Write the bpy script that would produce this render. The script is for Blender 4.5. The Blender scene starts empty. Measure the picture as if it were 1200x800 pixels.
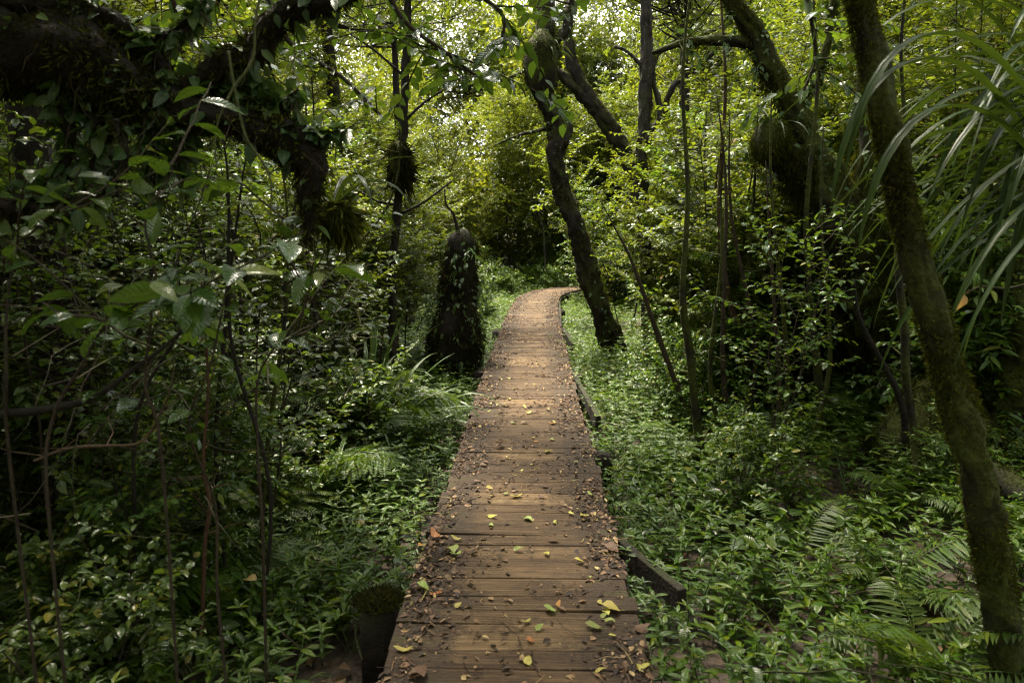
import bpy, math, random
import numpy as np
from mathutils import Vector

R = math.radians
rng = np.random.default_rng(7)
random.seed(7)
scene = bpy.context.scene
col = scene.collection

# ------------------------------------------------------------------ camera geometry
FPX, PITCH, EYE = 850.0, R(8.7), 1.6
CP, SP = math.cos(PITCH), math.sin(PITCH)

def at(px, py, Y):
    """world point seen at photo pixel (px,py) of the 1200x800 frame, Y metres ahead"""
    a, b = (px - 600) / FPX, (400 - py) / FPX
    d = np.array([a, CP + b * SP, -SP + b * CP])
    return np.array([0, 0, EYE]) + d * (Y / d[1])

def pxr(p, rpx):
    dep = p[1] * CP - (p[2] - EYE) * SP
    return rpx / FPX * dep

# ------------------------------------------------------------------ path and ground
PATH = np.array([(-.06, -4), (0, 0), (0.01, 2.3), (.09, 4.7), (.16, 7.5), (.28, 10.7), (.36, 13), (.52, 16.0), (.74, 18.1),
                 (1.3, 19.8), (2.6, 21.0), (5, 21.8), (9, 22.2), (14, 22.4)], float)

def _dense(P, n=24):
    out = []
    for i in range(len(P) - 1):
        p0, p1, p2, p3 = P[max(i - 1, 0)], P[i], P[i + 1], P[min(i + 2, len(P) - 1)]
        for t in np.linspace(0, 1, n, endpoint=False):
            out.append(.5 * ((2 * p1) + (-p0 + p2) * t + (2 * p0 - 5 * p1 + 4 * p2 - p3) * t ** 2 + (-p0 + 3 * p1 - 3 * p2 + p3) * t ** 3))
    out.append(P[-1])
    return np.array(out)
PD = _dense(PATH)
PS = np.concatenate([[0], np.cumsum(np.linalg.norm(np.diff(PD, axis=0), axis=1))])

def path_at(s):
    x = np.interp(s, PS, PD[:, 0]); y = np.interp(s, PS, PD[:, 1])
    x2 = np.interp(s + .05, PS, PD[:, 0]); y2 = np.interp(s + .05, PS, PD[:, 1])
    t = np.array([x2 - x, y2 - y]); t /= max(np.linalg.norm(t), 1e-9)
    return np.array([x, y]), t

def path_dist(x, y):
    x = np.atleast_1d(np.asarray(x, float)); y = np.atleast_1d(np.asarray(y, float))
    out = np.full(x.shape, 1e9)
    for q in PD[::3]:
        out = np.minimum(out, np.hypot(x - q[0], y - q[1]))
    return out

def sstep(a, b, x):
    t = np.clip((x - a) / (b - a), 0, 1)
    return t * t * (3 - 2 * t)

def gz(x, y):
    x = np.asarray(x, float); y = np.asarray(y, float)
    d = path_dist(x.ravel(), y.ravel()).reshape(x.shape)
    n = .05 * np.sin(1.7 * x + .6 * y) + .04 * np.sin(2.9 * y - 1.3 * x + 1) + .02 * np.sin(6.1 * x + 5.3 * y)
    side = np.where(x > 0, 1.15, .8)
    return -.36 + n * (.35 + .65 * sstep(.6, 2, d)) + .24 * sstep(1.0, 4.0, d) * side + .07 * np.maximum(d - 4, 0) * side

def g1(x, y):
    return float(gz(np.array([x]), np.array([y]))[0])

# ------------------------------------------------------------------ mesh collection
def unit(v):
    v = np.asarray(v, float)
    return v / np.maximum(np.linalg.norm(v, axis=-1, keepdims=True), 1e-9)

class Geo:
    def __init__(self):
        self.V, self.UV, self.Q, self.T, self.n = [], [], [], [], 0
    def add(self, V, quads=None, tris=None, uv=None):
        V = np.asarray(V, float).reshape(-1, 3)
        self.V.append(V)
        self.UV.append(np.zeros((len(V), 2)) if uv is None else np.asarray(uv, float).reshape(-1, 2))
        if quads is not None and len(quads): self.Q.append(np.asarray(quads, np.int64).reshape(-1, 4) + self.n)
        if tris is not None and len(tris): self.T.append(np.asarray(tris, np.int64).reshape(-1, 3) + self.n)
        self.n += len(V)
    def merge(self, g, M=None, off=(0, 0, 0)):
        for v, u in zip(g.V, g.UV):
            self.V.append((v if M is None else v @ M.T) + np.asarray(off)); self.UV.append(u)
        for q in g.Q: self.Q.append(q + self.n)
        for t in g.T: self.T.append(t + self.n)
        self.n += g.n
    def mesh(self, name, mat, smooth=True):
        me = bpy.data.meshes.new(name)
        V = np.concatenate(self.V) if self.V else np.zeros((0, 3))
        UV = np.concatenate(self.UV) if self.UV else np.zeros((0, 2))
        Q = np.concatenate(self.Q) if self.Q else np.zeros((0, 4), np.int64)
        T = np.concatenate(self.T) if self.T else np.zeros((0, 3), np.int64)
        loops = np.concatenate([Q.ravel(), T.ravel()]).astype(np.int32)
        sizes = np.concatenate([np.full(len(Q), 4), np.full(len(T), 3)]).astype(np.int32)
        starts = np.concatenate([[0], np.cumsum(sizes)[:-1]]).astype(np.int32) if len(sizes) else sizes
        me.vertices.add(len(V)); me.vertices.foreach_set('co', V.astype(np.float32).ravel())
        me.loops.add(len(loops)); me.loops.foreach_set('vertex_index', loops)
        me.polygons.add(len(sizes)); me.polygons.foreach_set('loop_start', starts)
        me.polygons.foreach_set('loop_total', sizes)
        me.polygons.foreach_set('use_smooth', np.full(len(sizes), smooth))
        uvl = me.uv_layers.new(name='UVMap')
        uvl.data.foreach_set('uv', UV[loops].astype(np.float32).ravel())
        if mat is not None: me.materials.append(mat)
        me.update(calc_edges=True)
        me.validate()
        return me

def tag(o, label=None, cat=None, group=None, kind=None):
    if label: o['label'] = label
    if cat: o['category'] = cat
    if group: o['group'] = group
    if kind: o['kind'] = kind
    return o

def obj(name, data, parent=None, loc=(0, 0, 0), rot=(0, 0, 0), s=1.0):
    o = bpy.data.objects.new(name, data)
    col.objects.link(o)
    o.location = loc; o.rotation_euler = rot
    o.scale = (s, s, s) if np.isscalar(s) else s
    if parent is not None: o.parent = parent
    return o

def thing(name, label, cat, loc=(0, 0, 0), rz=0, group=None, s=1.0):
    o = obj(name, None, None, loc, (0, 0, rz), s)
    o.empty_display_size = .2
    return tag(o, label, cat, group)

# ------------------------------------------------------------------ templates
def leaf_tpl(n, w=.3, fold=.25, droop=.25, tipp=.62, wave=0.0):
    """leaf of length 1 along +y, half-width w, folded along the midrib"""
    V, UV = [(0, 0, 0)], [(.5, 0)]
    for i in range(1, n):
        t = i / n
        ww = w * (math.sin(math.pi * t ** tipp) ** .85)
        z = -droop * t * t
        dz = wave * (1 if i % 2 else -1)
        V += [(-ww, t, z + fold * ww + dz), (0, t, z), (ww, t, z + fold * ww - dz)]
        UV += [(0, t), (.5, t), (1, t)]
    V.append((0, 1, -droop)); UV.append((.5, 1))
    T, Q = [(0, 2, 1), (0, 3, 2)], []
    for i in range(n - 2):
        a = 1 + 3 * i; b = a + 3
        Q += [(a, a + 1, b + 1, b), (a + 1, a + 2, b + 2, b + 1)]
    a = 1 + 3 * (n - 2); e = len(V) - 1
    T += [(a, a + 1, e), (a + 1, a + 2, e)]
    return np.array(V), np.array(Q, np.int64).reshape(-1, 4), np.array(T), np.array(UV)

def leaf_low(w=.3, fold=.25, droop=.2):
    V = np.array([(0, 0, 0), (-w, .42, fold * w), (0, 1, -droop), (w, .42, fold * w)], float)
    return V, np.zeros((0, 4), np.int64), np.array([(0, 2, 1), (0, 3, 2)]), np.array([(.5, 0), (0, .45), (.5, 1), (1, .45)], float)

def put(g, tpl, P, A, N, S, W=None):
    P, A, N = np.asarray(P, float), unit(A), np.asarray(N, float)
    S = np.asarray(S, float)
    if len(P) == 0: return
    N = unit(N - A * np.sum(A * N, axis=1, keepdims=True))
    X = np.cross(A, N)
    tv, tq, tt, tu = tpl
    W = S if W is None else W
    V = (P[:, None] + (W[:, None] * tv[None, :, 0])[..., None] * X[:, None] + (S[:, None] * tv[None, :, 1])[..., None] * A[:, None]
         + (S[:, None] * tv[None, :, 2])[..., None] * N[:, None])
    k, m = len(tv), len(P)
    off = (np.arange(m) * k)[:, None, None]
    q = (tq[None] + off).reshape(-1, 4) if len(tq) else None
    t = (tt[None] + off).reshape(-1, 3) if len(tt) else None
    g.add(V.reshape(-1, 3), q, t, np.tile(tu, (m, 1)))

def smooth_line(P, Rr, n=5):
    P = np.asarray(P, float); Rr = np.asarray(Rr, float)
    A = np.column_stack([P, Rr]); out = []
    for i in range(len(A) - 1):
        p0, p1, p2, p3 = A[max(i - 1, 0)], A[i], A[i + 1], A[min(i + 2, len(A) - 1)]
        for t in np.linspace(0, 1, n, endpoint=False):
            out.append(.5 * ((2 * p1) + (-p0 + p2) * t + (2 * p0 - 5 * p1 + 4 * p2 - p3) * t ** 2 + (-p0 + 3 * p1 - 3 * p2 + p3) * t ** 3))
    out.append(A[-1]); out = np.array(out)
    return out[:, :3], np.maximum(out[:, 3], .001)

def resample(P, Rr, n, seed):
    """finer trunk line with small crooks, swellings and knots"""
    r = np.random.default_rng(seed + 50); L = np.concatenate([[0], np.cumsum(np.linalg.norm(np.diff(P, axis=0), axis=1))])
    s = np.linspace(0, L[-1], n); Q = np.stack([np.interp(s, L, P[:, i]) for i in range(3)], -1); q = np.interp(s, L, Rr)
    for i in range(3):
        w = np.zeros(n)
        for f in (1.1, 2.3, 4.1): w += np.sin(s * f * 2 + r.uniform(0, 6.28)) / f
        Q[:, i] += w * q * .1
    sw = np.zeros(n)
    for _ in range(9): sw += np.exp(-((s - r.uniform(0, L[-1])) / (r.uniform(.8, 2.2) * Rr.mean())) ** 2) * r.uniform(-.12, .18)
    return Q, q * (1 + sw)

def frames(P):
    T = np.gradient(P, axis=0); T = unit(T)
    ref = np.array([1.0, 0, 0]) if abs(T[0][0]) < .8 else np.array([0, 1.0, 0])
    U = np.zeros_like(P)
    u = unit(ref - T[0] * np.dot(ref, T[0]))
    for i in range(len(P)):
        u = unit(u - T[i] * np.dot(u, T[i])); U[i] = u
    return T, U, np.cross(T, U)

def tube(g, P, Rr, k=8, bump=0.0, seed=0, cap=True):
    P = np.asarray(P, float); Rr = np.asarray(Rr, float)
    r = np.random.default_rng(seed)
    T, U, W = frames(P)
    n = len(P)
    a = np.arange(k + 1) / k * 2 * np.pi
    jit = np.ones((n, k + 1))
    if bump and n > 40:
        for q in range(14):
            f = r.uniform(2, 9); jit = jit + bump * .3 * np.sin(r.integers(2, 9) * a[None] + r.uniform(0, 6.28)) * np.sin(np.arange(n)[:, None] * f * .11 + r.uniform(0, 6.28))
    if bump:
        L0 = np.concatenate([[0], np.cumsum(np.linalg.norm(np.diff(P, axis=0), axis=1))])[:, None] / max(Rr.mean(), .01)
        for q in range(5):
            jit = jit + bump * .5 * np.sin(r.integers(1, 5) * a[None] + r.uniform(0, 6.28) + .6 * np.sin(L0 * .5)) * np.sin(L0 * r.uniform(.15, .9) + r.uniform(0, 6.28))
        jit[:, :k] += bump * .5 * r.uniform(-1, 1, (n, k)); jit[:, k] = jit[:, 0]
    V = P[:, None] + (Rr[:, None] * jit)[..., None] * (np.cos(a)[None, :, None] * U[:, None] + np.sin(a)[None, :, None] * W[:, None])
    L = np.concatenate([[0], np.cumsum(np.linalg.norm(np.diff(P, axis=0), axis=1))])
    uv = np.stack(np.broadcast_arrays(a[None] / (2 * np.pi), L[:, None]), -1)
    ii, jj = np.meshgrid(np.arange(n - 1), np.arange(k), indexing='ij')
    q = np.stack([ii * (k + 1) + jj, ii * (k + 1) + jj + 1, (ii + 1) * (k + 1) + jj + 1, (ii + 1) * (k + 1) + jj], -1).reshape(-1, 4)
    V = V.reshape(-1, 3); uv = uv.reshape(-1, 2); tr = []
    if cap:
        b = len(V)
        V = np.concatenate([V, P[-1:] + T[-1:] * Rr[-1] * .4, P[:1] - T[:1] * Rr[0] * .2]); uv = np.concatenate([uv, [[.5, L[-1]], [.5, 0]]])
        o = (n - 1) * (k + 1)
        tr = [(o + j, o + j + 1, b) for j in range(k)] + [(j + 1, j, b + 1) for j in range(k)]
    g.add(V, q, tr, uv)

def on_tube(P, Rr, n, seed=0):
    """n random points on a tube with outward normals"""
    r = np.random.default_rng(seed)
    P = np.asarray(P, float); Rr = np.asarray(Rr, float)
    T, U, W = frames(P)
    seg = np.linalg.norm(np.diff(P, axis=0), axis=1) * (Rr[1:] + Rr[:-1])
    i = r.choice(len(seg), n, p=seg / seg.sum()); t = r.random(n)[:, None]
    a = r.random(n) * 2 * np.pi
    c = P[i] * (1 - t) + P[i + 1] * t
    nn = np.cos(a)[:, None] * U[i] + np.sin(a)[:, None] * W[i]
    return c + nn * (Rr[i][:, None] * (1 - t) + Rr[i + 1][:, None] * t), nn

LEAF5 = leaf_tpl(6, .15, .3, .22, .75)
BROAD = leaf_tpl(7, .225, .25, .3, .85, .005)
LEAF4 = leaf_tpl(4, .155, .3, .2, .75)
OVAL4 = leaf_tpl(4, .27, .25, .22, .75)
LOW = leaf_low(.22, .3, .18)
LOWB = leaf_low(.3, .25, .2)
BLADE = leaf_low(.09, .2, .15)
PINNA = leaf_tpl(3, .13, .2, .2, .6)

# ------------------------------------------------------------------ materials
def new_mat(name):
    m = bpy.data.materials.new(name); m.use_nodes = True
    nt = m.node_tree; nt.nodes.clear()
    out = nt.nodes.new('ShaderNodeOutputMaterial')
    return m, nt, out

def N(nt, t, **kw):
    n = nt.nodes.new(t)
    for k, v in kw.items():
        if k.startswith('i_'): n.inputs[k[2:].replace('_', ' ')].default_value = v
        else: setattr(n, k, v)
    return n

def ramp(nt, stops, interp='LINEAR'):
    n = nt.nodes.new('ShaderNodeValToRGB'); e = n.color_ramp.elements; n.color_ramp.interpolation = interp
    while len(e) < len(stops): e.new(.5)
    for el, (p, c) in zip(e, stops):
        el.position = p; el.color = (*c, 1) if len(c) == 3 else c
    return n

def mixc(nt, fac, a, b, mode='MIX'):
    n = nt.nodes.new('ShaderNodeMix'); n.data_type = 'RGBA'; n.blend_type = mode
    for v, i in ((fac, 0), (a, 6), (b, 7)):
        if isinstance(v, bpy.types.NodeSocket): nt.links.new(v, n.inputs[i])
        else: n.inputs[i].default_value = v if i == 0 else ((*v, 1) if len(v) == 3 else v)
    return n.outputs[2]

def math_(nt, op, a, b=0.0, clamp=False):
    n = nt.nodes.new('ShaderNodeMath'); n.operation = op; n.use_clamp = clamp
    for v, i in ((a, 0), (b, 1)):
        if isinstance(v, bpy.types.NodeSocket): nt.links.new(v, n.inputs[i])
        else: n.inputs[i].default_value = v
    return n.outputs[0]

def leaf_mat(name, stops, trans=(.16, .28, .03), tf=.4, rough=.38, rib=.35, back=.25, spots=.15, spec=.38, dark=1.0):
    m, nt, out = new_mat(name); L = nt.links.new
    geo = N(nt, 'ShaderNodeNewGeometry'); oi = N(nt, 'ShaderNodeObjectInfo')
    stops = [(p_, (c_[0] * dark * (1.14 if dark < 1 else 1), c_[1] * dark, c_[2] * dark * (.55 if dark < 1 else 1))) for p_, c_ in stops]; trans = (trans[0] * dark * 1.1, trans[1] * dark * 1.05, trans[2] * dark * .6)
    rp = ramp(nt, stops); L(geo.outputs['Random Per Island'], rp.inputs[0])
    hsv = N(nt, 'ShaderNodeHueSaturation')
    if name == 'herb_leaf':
        tc = N(nt, 'ShaderNodeTexCoord'); pn = N(nt, 'ShaderNodeTexNoise', i_Scale=1.1, i_Detail=3.0); L(tc.outputs['Object'], pn.inputs[0])
        L(math_(nt, 'ADD', math_(nt, 'MULTIPLY', pn.outputs[0], .9), .65), hsv.inputs['Saturation'])
    L(rp.outputs[0], hsv.inputs['Color'])
    L(math_(nt, 'ADD', math_(nt, 'MULTIPLY', oi.outputs['Random'], .03), .485), hsv.inputs['Hue'])
    L(math_(nt, 'ADD', math_(nt, 'MULTIPLY', oi.outputs['Random'], .4), .8), hsv.inputs['Value'])
    uv = N(nt, 'ShaderNodeUVMap'); sx = N(nt, 'ShaderNodeSeparateXYZ'); L(uv.outputs[0], sx.inputs[0])
    d = math_(nt, 'ABSOLUTE', math_(nt, 'SUBTRACT', sx.outputs[0], .5))
    ribf = math_(nt, 'MULTIPLY', math_(nt, 'SUBTRACT', 1, math_(nt, 'MULTIPLY', d, 14), True), rib)
    # side veins: slanted bands along the blade
    vv = math_(nt, 'SINE', math_(nt, 'MULTIPLY', math_(nt, 'SUBTRACT', sx.outputs[1], math_(nt, 'MULTIPLY', d, .35)), 62))
    vf = math_(nt, 'MULTIPLY', math_(nt, 'SUBTRACT', vv, .75, True), rib * 1.2)
    c = mixc(nt, math_(nt, 'MAXIMUM', ribf, vf), hsv.outputs[0], (.16, .2, .06))
    ns = N(nt, 'ShaderNodeTexNoise', i_Scale=45.0, i_Detail=2.0)
    sp = math_(nt, 'MULTIPLY', math_(nt, 'GREATER_THAN', ns.outputs[0], .67), spots)
    c = mixc(nt, sp, c, (.09, .06, .02))
    c = mixc(nt, math_(nt, 'MULTIPLY', geo.outputs['Backfacing'], back), c, (.12, .16, .07))
    p = N(nt, 'ShaderNodeBsdfPrincipled', i_Roughness=rough)
    p.inputs['Specular IOR Level'].default_value = spec
    L(c, p.inputs['Base Color'])
    bp = N(nt, 'ShaderNodeBump', i_Strength=.25, i_Distance=.01); L(vv, bp.inputs['Height']); L(bp.outputs[0], p.inputs['Normal'])
    t = N(nt, 'ShaderNodeBsdfTranslucent')
    L(mixc(nt, .6, hsv.outputs[0], trans), t.inputs['Color'])
    ms = N(nt, 'ShaderNodeMixShader'); ms.inputs[0].default_value = tf
    L(p.outputs[0], ms.inputs[1]); L(t.outputs[0], ms.inputs[2]); L(ms.outputs[0], out.inputs[0])
    return m

G = lambda r, g, b: (r, g, b)
M_HERB = leaf_mat('herb_leaf', [(0, G(.026, .066, .014)), (.5, G(.044, .104, .02)), (.85, G(.07, .14, .026)), (1, G(.12, .175, .035))], (.16, .27, .03), .32, .32, .35, .25, .15, .34, .86)
M_FINE = leaf_mat('fine_leaf', [(0, G(.022, .05, .01)), (.45, G(.042, .082, .015)), (.8, G(.075, .12, .018)), (.96, G(.13, .155, .02)), (1, G(.2, .11, .02))], (.27, .34, .025), .4, .28, .35, .25, .15, .42, .92)
M_OVAL = leaf_mat('oval_leaf', [(0, G(.022, .06, .016)), (.5, G(.04, .095, .02)), (.9, G(.075, .14, .022)), (1, G(.17, .18, .03))], (.2, .32, .025), .34, .24, .35, .25, .15, .42, .9)
M_BROAD = leaf_mat('broad_leaf', [(0, G(.02, .055, .018)), (.6, G(.035, .085, .02)), (.9, G(.065, .13, .025)), (1, G(.14, .17, .03))], (.2, .36, .03), .3, .2, .5, .25, .15, .5, .7)
M_CROWN = leaf_mat('crown_leaf', [(0, G(.03, .065, .012)), (.5, G(.055, .105, .018)), (.85, G(.10, .15, .02)), (1, G(.19, .18, .025))], (.26, .34, .025), .36, .3, .35, .25, .15, .4, .85)
M_FOREST = leaf_mat('forest_leaf', [(0, G(.035, .068, .01)), (.4, G(.07, .11, .015)), (.8, G(.12, .155, .02)), (1, G(.24, .22, .05))], (.38, .42, .035), .44, .32, .35, .25, .15, .3, .85)
M_FERN = leaf_mat('fern_leaf', [(0, G(.035, .08, .014)), (.7, G(.06, .12, .018)), (1, G(.11, .16, .025))], (.2, .32, .03), .34, .38, .2, .25, .15, .4, .75)
M_SWORD = leaf_mat('sword_leaf', [(0, G(.035, .075, .03)), (.7, G(.055, .105, .04)), (1, G(.09, .14, .045))], (.16, .24, .04), .26, .32, .3, .25, .15, .35, .95)
M_STRAP = leaf_mat('strap_leaf', [(0, G(.022, .06, .02)), (.7, G(.04, .09, .022)), (1, G(.08, .13, .025))], (.17, .27, .03), .24, .36, .3, .25, .15, .2, .5)
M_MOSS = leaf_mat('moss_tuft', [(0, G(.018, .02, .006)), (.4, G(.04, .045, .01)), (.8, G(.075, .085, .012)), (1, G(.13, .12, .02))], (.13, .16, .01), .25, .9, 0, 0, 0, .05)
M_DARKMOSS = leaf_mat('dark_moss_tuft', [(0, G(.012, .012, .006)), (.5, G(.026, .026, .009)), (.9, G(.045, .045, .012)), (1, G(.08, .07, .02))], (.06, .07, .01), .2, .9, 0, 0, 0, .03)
M_CREEP = leaf_mat('creeper_leaf', [(0, G(.02, .045, .013)), (.6, G(.035, .075, .018)), (1, G(.08, .12, .025))], (.1, .18, .03), .25, .3)
M_YELLOW = leaf_mat('yellow_fallen', [(0, G(.4, .33, .05)), (.5, G(.42, .38, .09)), (1, G(.33, .36, .09))], (.5, .42, .06), .2, .5, .3, .2, .6)
M_GREENF = leaf_mat('green_fallen', [(0, G(.2, .25, .05)), (1, G(.28, .3, .08))], (.3, .36, .06), .2, .5, .3, .2, .6)
M_ORANGE = leaf_mat('orange_fallen', [(0, G(.42, .19, .035)), (1, G(.36, .13, .03))], (.5, .22, .03), .2, .5, .2, .1, .5)
M_BROWN = leaf_mat('brown_fallen', [(0, G(.09, .05, .026)), (.5, G(.15, .085, .042)), (1, G(.22, .14, .075))], (.15, .09, .03), .12, .6, .2, .1, .5)
M_LITTER = leaf_mat('litter_bits', [(0, G(.02, .013, .009)), (.35, G(.06, .034, .02)), (.65, G(.15, .085, .042)), (.85, G(.26, .16, .08)), (.95, G(.38, .26, .13)), (1, G(.42, .36, .12))], (.1, .06, .02), .1, .65, 0, 0, .2)

def bark_mat(name, c0, c1, moss=.5, mossc=(.06, .07, .012), lich=.1, scale=1.0):
    m, nt, out = new_mat(name); L = nt.links.new
    tc = N(nt, 'ShaderNodeTexCoord'); geo = N(nt, 'ShaderNodeNewGeometry')
    n1 = N(nt, 'ShaderNodeTexNoise', i_Scale=9.0 * scale, i_Detail=8.0, i_Roughness=.65); L(tc.outputs['Object'], n1.inputs[0])
    n2 = N(nt, 'ShaderNodeTexNoise', i_Scale=3.0 * scale, i_Detail=5.0); L(tc.outputs['Object'], n2.inputs[0])
    n3 = N(nt, 'ShaderNodeTexNoise', i_Scale=60.0 * scale, i_Detail=4.0); L(tc.outputs['Object'], n3.inputs[0])
    vo = N(nt, 'ShaderNodeTexVoronoi', i_Scale=22.0 * scale); L(tc.outputs['Object'], vo.inputs[0])
    r1 = ramp(nt, [(.3, c0), (.7, c1)]); L(n1.outputs[0], r1.inputs[0])
    lf = math_(nt, 'MULTIPLY', math_(nt, 'LESS_THAN', vo.outputs['Distance'], .28), math_(nt, 'GREATER_THAN', n2.outputs[0], .6 - lich))
    c = mixc(nt, math_(nt, 'MULTIPLY', math_(nt, 'MULTIPLY', lf, n3.outputs[0]), .8 if lich > 0 else 0), r1.outputs[0], (.1, .1, .075))
    sx = N(nt, 'ShaderNodeSeparateXYZ'); L(geo.outputs['Normal'], sx.inputs[0])
    mf = math_(nt, 'ADD', math_(nt, 'MULTIPLY', sx.outputs[2], .22), n2.outputs[0])
    mf = math_(nt, 'MULTIPLY', math_(nt, 'SUBTRACT', mf, .75 - .5 * moss, True), 5, True)
    mr = ramp(nt, [(.3, tuple(x * .4 for x in mossc)), (.7, mossc)]); L(n3.outputs[0], mr.inputs[0])
    c = mixc(nt, mf, c, mr.outputs[0])
    p = N(nt, 'ShaderNodeBsdfPrincipled', i_Roughness=.85); p.inputs['Specular IOR Level'].default_value = .25
    L(c, p.inputs['Base Color'])
    h = math_(nt, 'ADD', math_(nt, 'MULTIPLY', n1.outputs[0], 1.0), math_(nt, 'MULTIPLY', n3.outputs[0], .35))
    bp = N(nt, 'ShaderNodeBump', i_Strength=.9, i_Distance=.03); L(h, bp.inputs['Height']); L(bp.outputs[0], p.inputs['Normal'])
    L(p.outputs[0], out.inputs[0])
    return m
M_BARK = bark_mat('mossy_bark', (.007, .0055, .004), (.03, .024, .017), .5, (.046, .054, .008))
M_BARKM = bark_mat('heavy_moss_bark', (.007, .0055, .004), (.022, .017, .011), .8, (.06, .07, .008), .04)
M_BARKD = bark_mat('dark_bark', (.008, .0065, .005), (.026, .02, .014), .3, (.02, .024, .007), 0)
M_BARKL = bark_mat('pale_bark', (.014, .012, .009), (.055, .048, .038), .45, (.05, .06, .014), .15)
M_TWIG = bark_mat('twig_bark', (.018, .013, .009), (.06, .043, .027), .35, (.045, .055, .014), 0)
M_STEM = bark_mat('green_stem', (.05, .06, .02), (.1, .11, .04), .1, (.06, .09, .02), 0)
M_REDSTEM = bark_mat('reddish_stem', (.04, .018, .01), (.1, .05, .028), .05, (.06, .07, .02), 0)
M_TANSTEM = bark_mat('tan_stem', (.05, .034, .02), (.12, .08, .048), .05, (.06, .07, .02), 0)

def soil_mat():
    m, nt, out = new_mat('forest_floor'); L = nt.links.new
    tc = N(nt, 'ShaderNodeTexCoord')
    n1 = N(nt, 'ShaderNodeTexNoise', i_Scale=1.6, i_Detail=8.0, i_Roughness=.7); L(tc.outputs['Object'], n1.inputs[0])
    vo = N(nt, 'ShaderNodeTexVoronoi', i_Scale=26.0); L(tc.outputs['Object'], vo.inputs[0])
    r1 = ramp(nt, [(.3, (.014, .010, .007)), (.55, (.035, .025, .016)), (.75, (.03, .038, .012))]); L(n1.outputs[0], r1.inputs[0])
    r2 = ramp(nt, [(0, (.02, .014, .009)), (.6, (.06, .038, .022)), (1, (.1, .06, .03))]); L(vo.outputs['Color'], r2.inputs[0])
    c = mixc(nt, .45, r1.outputs[0], r2.outputs[0])
    p = N(nt, 'ShaderNodeBsdfPrincipled', i_Roughness=.9); L(c, p.inputs['Base Color'])
    bp = N(nt, 'ShaderNodeBump', i_Strength=.8, i_Distance=.05)
    L(math_(nt, 'ADD', n1.outputs[0], math_(nt, 'MULTIPLY', vo.outputs['Distance'], .4)), bp.inputs['Height']); L(bp.outputs[0], p.inputs['Normal'])
    L(p.outputs[0], out.inputs[0]); return m
M_SOIL = soil_mat()

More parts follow.
